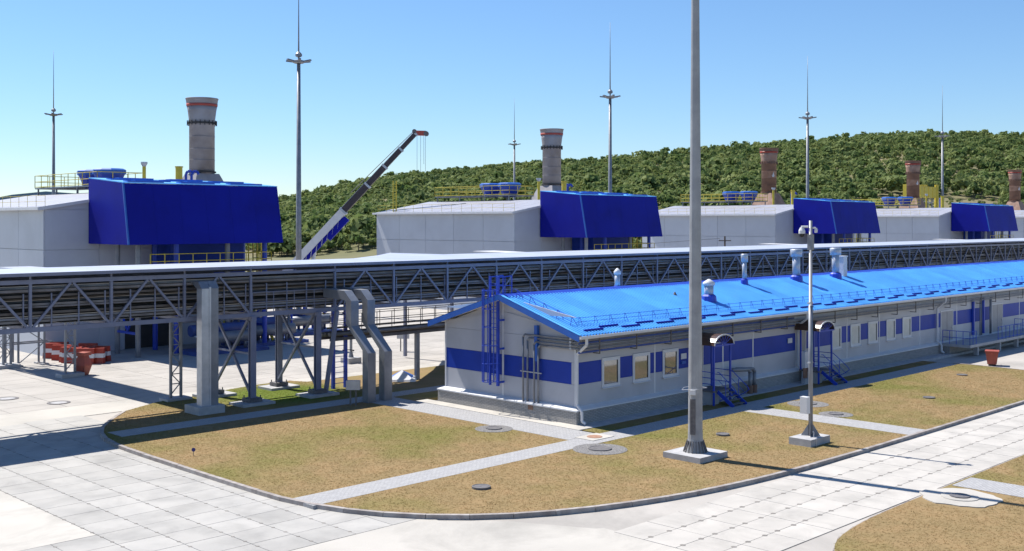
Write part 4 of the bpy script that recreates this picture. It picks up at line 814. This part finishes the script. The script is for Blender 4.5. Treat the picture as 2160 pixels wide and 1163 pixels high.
pit((-3.4, 2.3, 0), .95, 'manhole in gravel ring on lawn by the gable path'); pit((-3.4, -4.4, 0), 1.25, 'large gravel ringed manhole beside the path crossing'); pit((-11.9, -5.8, 0), .85, 'bare dark iron manhole lid in the open dry lawn', None, 'iron', .05)
pit((3.1, -6.4, 0), .75, 'dark iron manhole lid in the lawn behind the thick mast', None, 'iron', .05); pit((13.8, -4.7, 0), 1.15, 'gravel ringed manhole by the shaded wall path'); pit((11.9, -7.4, 0), .9, 'gravel ringed manhole right of the cross path'); pit((20.5, -8.5, 0), .8, 'dark manhole lid in the far green lawn', None); pit((31, -6.0, 0), .8, 'dark manhole lid in the lawn near the waste bin', None)
t = thing('manhole', 'round white concrete pad with small iron lid in near lawn', 'manhole', (-.25, -18.95, -.1))
MB().prism([((1.36+.07*math.sin(5*q*.2)+.05*math.sin(11*q*.2))*math.cos(q*math.pi/16), (1.36+.07*math.sin(5*q*.2)+.05*math.sin(11*q*.2))*math.sin(q*math.pi/16)) for q in range(32)], -.1, .035).build('pad', 'concrete', t); MB().lathe([(.66, .0), (.66, .06), (.5, .065)], 22).build('collar', 'concrete', t); MB().lathe([(.36, .05), (.36, .10), (.30, .105)], 18).build('lid', 'iron', t)
sq = thing('drain_cover', 'brown round lid set in square pale slab on the path', 'drain', (-1.55, -2.5, .012)); MB().box(-.75, .75, -.55, .55, -.1, .02).build('slab', 'concrete', sq); MB().lathe([(.36, .0), (.36, .035), (.02, .04)], 16).build('lid', 'brown_lid', sq)
for k, (x, y) in enumerate(((-16.3, 29.0), (-14.8, 25.5))):
    t = thing('drain_ring', 'round iron drain lid in concrete %s' % ('nearer the rack' if k else 'farther from the rack'), 'drain', (x, y, RZ)); MB().lathe([(.62, -.02), (.62, .03), (.45, .035)], 18, cap=False).build('ring', 'iron', t); MB().lathe([(.44, -.02), (.44, .02)], 16).build('lid', 'footing', t)
def sign_post(loc, h, w_, hh, label, m_='galv_light', foot=True, rz=-45):
    t = thing('junction_box', label, 'junction box', loc, rad(rz))
    for x in (-w_*.2, w_*.2): MB().box(x-.04, x+.04, -.04, .04, -.1, h).build('leg', 'iron', t)
    MB().box(-w_/2, w_/2, -.15, .15, h, h+hh).build('box', m_, t)
    return t
sign_post((-4.1, 12.6, 0), .85, .75, .5, 'small white junction box on two legs beside bent ducts'); sign_post((14.3, 30.8, RZ), 1.0, .95, .6, 'white junction box on the concrete yard behind the low rack')
po = thing('yard_bollard', 'small grey post on concrete block in the yard', 'post', (7.2, 28.0, RZ)); MB().box(-.55, .55, -.5, .5, 0, .4).build('block', 'footing', po); MB().lathe([(.2, .4), (.1, .8), (.1, 2.9), (.2, 3.0)], 10).build('pipe', 'galv', po)
tp = thing('skylight', 'low blue and white pyramid cover on the lawn behind the rack', 'cover', (3.9, 18.2, 0)); MB().lathe([(1.3, 0), (1.2, .12), (.95, .2)], 4).build('rim', 'white_trim', tp)
for k in range(4):
    an = k*math.pi/2; q = lambda r_, t: (r_*math.cos(t), r_*math.sin(t))
    MB().add([(*q(.95, an), .2), (*q(.95, an+math.pi/2), .2), (0, 0, .62), (0, 0, .2)], [(0, 1, 2), (0, 2, 3), (1, 3, 2), (0, 3, 1)]).build('facet', 'trim_blue' if k % 2 else 'white_trim', tp)
fg = thing('survey_flag', 'tiny violet marker plate on thin pin in the dry lawn', 'marker', (-16.7, 7.0, 0), rad(-45)); MB().box(-.01, .01, -.01, .01, -.05, .2).build('pin', 'iron', fg); MB().lathe([(.085, .0), (.085, .02)], 10).build('plate', 'violet', fg, (0, 0, .26)).rotation_euler.x = rad(80)
# blue caged ladder from the rack to the yard
cl = thing('rack_ladder', 'dark blue caged ladder standing under the rack junction', 'ladder', (-1.4, 18.2, 0))
for x in (0, .9): MB().box(x-.09, x+.09, -.09, .09, -.1, 5.0).build('rail', 'steel_blue', cl)
for k in range(4):
    z = 2.2+.75*k; MB().path([(1.0+.45*math.sin(t*math.pi/5), .45*math.cos(t*math.pi/5)-.0, z) for t in range(6)], .025, 5).build('hoop', 'pipe_brown', cl)
for k in range(14): MB().tube((0, 0, .3+.32*k), (.9, 0, .3+.32*k), .02, 5).build('rung', 'steel_blue', cl)
# process skids in the shade behind the rack
def skid(loc, label, seed):
    rnd = random.Random(seed); t = thing('process_skid', label, 'pipework', loc)
    MB().box(-3.2, 3.2, -1.6, 1.6, 0, .25).build('base_frame', 'pipe_blue', t)
    for k in range(2):
        y = -.8+1.5*k; MB().tube((-2.4, y, 1.2+.5*k), (2.2, y, 1.2+.5*k), .45, 14).lathe([(.12, .25), (.12, 1.0)], 8, (-1.5, y)).lathe([(.12, .25), (.12, 1.0)], 8, (1.5, y)).build('vessel', 'pipe_blue' if k else 'galv', t, smooth=True)
    for k in range(9):
        x = -2.9+rnd.random()*5.6; y = -1.4+rnd.random()*2.8; h = 1.5+rnd.random()*2.2
        MB().path([(x, y, .25), (x, y, h), (x+rnd.choice((-1, 1))*.9, y, h), (x+rnd.choice((-1, 1))*.9, y+.4, h+.3)], .08+.06*rnd.random(), 8).build('pipe', rnd.choice(('galv', 'galv_light', 'pipe_grey', 'steel_blue')), t, smooth=True)
        MB().lathe([(.22, h*.5), (.25, h*.5+.06), (.22, h*.5+.12)], 10, (x, y)).build('valve', rnd.choice(('bin_red', 'steel_blue', 'galv_light')), t)
    railing(t, (-3.2, 1.6, 2.4), (3.2, 1.6, 2.4), 1.1, 'yellow', 6); MB().box(-3.2, 3.2, 1.0, 1.65, 2.3, 2.4).build('walkway', 'galv', t)
    for x in (-3.1, 3.1): MB().box(x-.07, x+.07, 1.2, 1.34, 0, 2.3).build('leg', 'yellow', t)
for k, (u, v) in enumerate(((470, 738), (560, 722), (640, 700))):
    dd = F*HC/(v-YH); a_, b_ = fromcam(u, dd); skid((a_, b_, RZ), 'blue and silver pipework skid %s' % ('nearest the filter house legs', 'in the middle of the yard', 'beside the blue caged ladder')[k], k)
stk = thing('pipe_stack', 'stack of rusty pipes lying beyond the crane', 'pipes', fromcam(690, 190)+(0,))
for k in range(9): MB().tube((-9+k*.2, 9-k*.2-k % 3, .5+.9*(k//3)), (12+k*.2, -12-k*.2-k % 3, .5+.9*(k//3)), .42, 8).build('pipe', 'rust' if k < 6 else 'blind', stk)
# ================================================================ WOODED HILL
prof = np.array([(-600, 440), (200, 452), (520, 428), (580, 418), (700, 388), (800, 370), (900, 360), (1000, 350), (1100, 338), (1300, 325), (1450, 309), (1600, 298), (1800, 281), (1950, 273), (2100, 279), (2160, 281), (2500, 300), (3200, 330)], float)
TREE = 7.0
def hill_h(X, Y):                  # camera-frame metres -> ground height
    u = X/np.maximum(Y, 1)*F+CX; v = np.interp(u, prof[:, 0], prof[:, 1])
    Yr = 760+60*np.sin(u/260.); top = (HC+(YH-v)*Yr/F)-TREE
    y0 = np.interp(u, [300, 560, 800, 1200, 2200, 3000], [420, 330, 300, 330, 330, 330])
    s_ = np.clip((Y-y0)/(Yr-y0), 0, 1.6); f_ = np.where(s_ < 1, s_*(1.35-.35*s_), 1-.5*(s_-1))
    f_ = f_+.035*np.sin(X/47.)*np.sin(Y/61.+1)*np.clip(s_*3, 0, 1)*np.clip((1.05-s_)*4, 0, 1)
    return np.where(Y > y0, np.maximum(top, 2)*f_, 0)-.4
nx, ny = 150, 90
us = np.linspace(-700, 3100, nx); Ys = np.linspace(285, 1250, ny)
V = [];
for Yv in Ys:
    X = (us-CX)*Yv/F; h = hill_h(X, np.full_like(X, Yv)); 
    for x_, h_ in zip(X, h): a_, b_ = ab(x_, Yv); V.append((a_, b_, h_))
fs = [(j*nx+i, j*nx+i+1, (j+1)*nx+i+1, (j+1)*nx+i) for j in range(ny-1) for i in range(nx-1)]
hill = MB(); hill.v = V; hill.f = fs; mat('hill_grass', (.20, .17, .09), (.12, .12, .05), .02, .95)
tag(hill.build('hill', 'hill_grass', smooth=True), kind='structure')
# far ridge, bluish distance haze put into its colour
far = MB(); rng = np.random.default_rng(5); fu = np.linspace(-900, 3300, 60)
vv = [(*fromcam(u, 5200), -5) for u in fu]+[(*fromcam(u, 5200), HC+max(0, (52+10*math.sin(u/130)+6*math.sin(u/47)))*5200/F) for u in fu]+[(*fromcam(u, 6600), -5) for u in fu]
far.v = vv; k = len(fu); far.f = [(i, i+1, k+i+1, k+i) for i in range(k-1)]+[(k+i, k+i+1, 2*k+i+1, 2*k+i) for i in range(k-1)]
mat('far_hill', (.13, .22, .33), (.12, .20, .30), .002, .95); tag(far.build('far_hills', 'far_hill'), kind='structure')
# trees
def crown_arrays(seed, n_=110):
    r_ = np.random.default_rng(seed); lobes = [(r_.normal(0, .9), r_.normal(0, .9), 4.3+r_.normal(0, .8), 1.5+r_.random()*1.0) for _ in range(6)]
    P = []; T = []
    for q in range(n_):
        lx, ly, lz, lr = lobes[q % 6]; d = r_.normal(size=3); d /= np.linalg.norm(d); d[2] = abs(d[2])*.9-.25*(r_.random() < .3)
        c_ = np.array((lx, ly, lz))+d*lr*(.75+.35*r_.random()); nn = d+r_.normal(0, .45, 3); nn /= np.linalg.norm(nn)
        t1 = np.cross(nn, r_.normal(size=3)); t1 /= np.linalg.norm(t1); t2 = np.cross(nn, t1); s_ = .45+.45*r_.random()
        P.append([c_-t1*s_-t2*s_*.6, c_+t1*s_-t2*s_*.6, c_+t1*s_*.5+t2*s_, c_-t1*s_*.5+t2*s_*.8]); 
    return np.array(P)        # n,4,3
CR = [crown_arrays(s_) for s_ in range(6)]
def quads_mesh(name, Q, m_):
    n_ = len(Q); V_ = Q.reshape(-1, 3).astype(np.float32); me = bpy.data.meshes.new(name); me.vertices.add(n_*4); me.vertices.foreach_set('co', V_.ravel()); me.loops.add(n_*4); me.loops.foreach_set('vertex_index', np.arange(n_*4, dtype=np.int32)); me.polygons.add(n_); me.polygons.foreach_set('loop_start', np.arange(0, 4*n_, 4, dtype=np.int32)); me.polygons.foreach_set('loop_total', np.full(n_, 4, np.int32)); me.update(); me.materials.append(M[m_]); return me
crown_me = [quads_mesh('crown', c_, 'leaf') for c_ in CR]
trunk_me = MB().lathe([(.20, -.3), (.14, 2.2), (.05, 4.6)], 6).tube((0, 0, 2.4), (1.1, .4, 4.0), .07, 5).tube((0, 0, 2.0), (-.9, .6, 3.8), .07, 5).mesh('trunk', 'bark')
rng = np.random.default_rng(11); tr = []
Yc = 312.
while Yc < 820:
    step = 4.1+.004*(Yc-300); X = np.arange(-560, 760, step)
    X = X+rng.normal(0, 1.3, len(X)); Yv = Yc+rng.normal(0, 1.6, len(X)); u = X/Yv*F+CX
    keep = (u > 500) & (u < 2330)
    y0 = np.interp(u, [300, 560, 800, 1200, 2200], [420, 318, 326, 322, 322]); keep &= (Yv > y0)
    mound = (u > 1840) & (u < 2110) & (Yv < 470)
    for x_, y_ in zip(X[keep], Yv[keep]): tr.append((x_, y_))
    Yc += step*.92
T = np.array(tr); Hh = hill_h(T[:, 0], T[:, 1]); order = np.argsort(T[:, 1]); n_ind = 160
AB = np.array([ab(x_, y_) for x_, y_ in T]); sc = .42+.75*rng.random(len(T))**1.4; rt = rng.uniform(0, 2*np.pi, len(T)); kind = rng.integers(0, 6, len(T))
sc = sc*np.where(rng.random(len(T)) < .12, 1.25, 1); tu = T[:, 0]/T[:, 1]*F+CX; sc = np.where((tu > 1850) & (tu < 2110) & (T[:, 1] < 440), sc*.30, sc)
for i in order[:n_ind]:
    t = thing('broadleaf_tree', 'green broadleaf tree at the foot of the wooded hill', 'tree', (AB[i, 0], AB[i, 1], Hh[i]-1.2*sc[i]), rt[i], 'trees at the foot of the hill'); t.scale = (sc[i],)*3
    inst(crown_me[kind[i]], 'crown', t, (0, 0, 0)); inst(trunk_me, 'trunk', t, (0, 0, 0))
Q = []
for i in order[n_ind:]:
    c_, s_ = math.cos(rt[i]), math.sin(rt[i]); q = CR[kind[i]]; far_ = T[i, 1] > 470; q = q[::2] if far_ else q
    g_ = sc[i]*(1.0 if not far_ else 1.06); x_, y_, z_ = q[..., 0]*g_, q[..., 1]*g_, q[..., 2]*g_
    Q.append(np.stack([x_*c_-y_*s_+AB[i, 0], x_*s_+y_*c_+AB[i, 1], z_+Hh[i]-.6*sc[i]], -1))
me = quads_mesh('forest', np.concatenate(Q), 'leaf'); o = bpy.data.objects.new('forest', me); col.objects.link(o)
tag(o, 'dense green broadleaf forest covering the hillside', 'forest', kind='stuff')
print('trees', len(T), 'quads', sum(len(q) for q in Q), 'objects', len(bpy.data.objects))
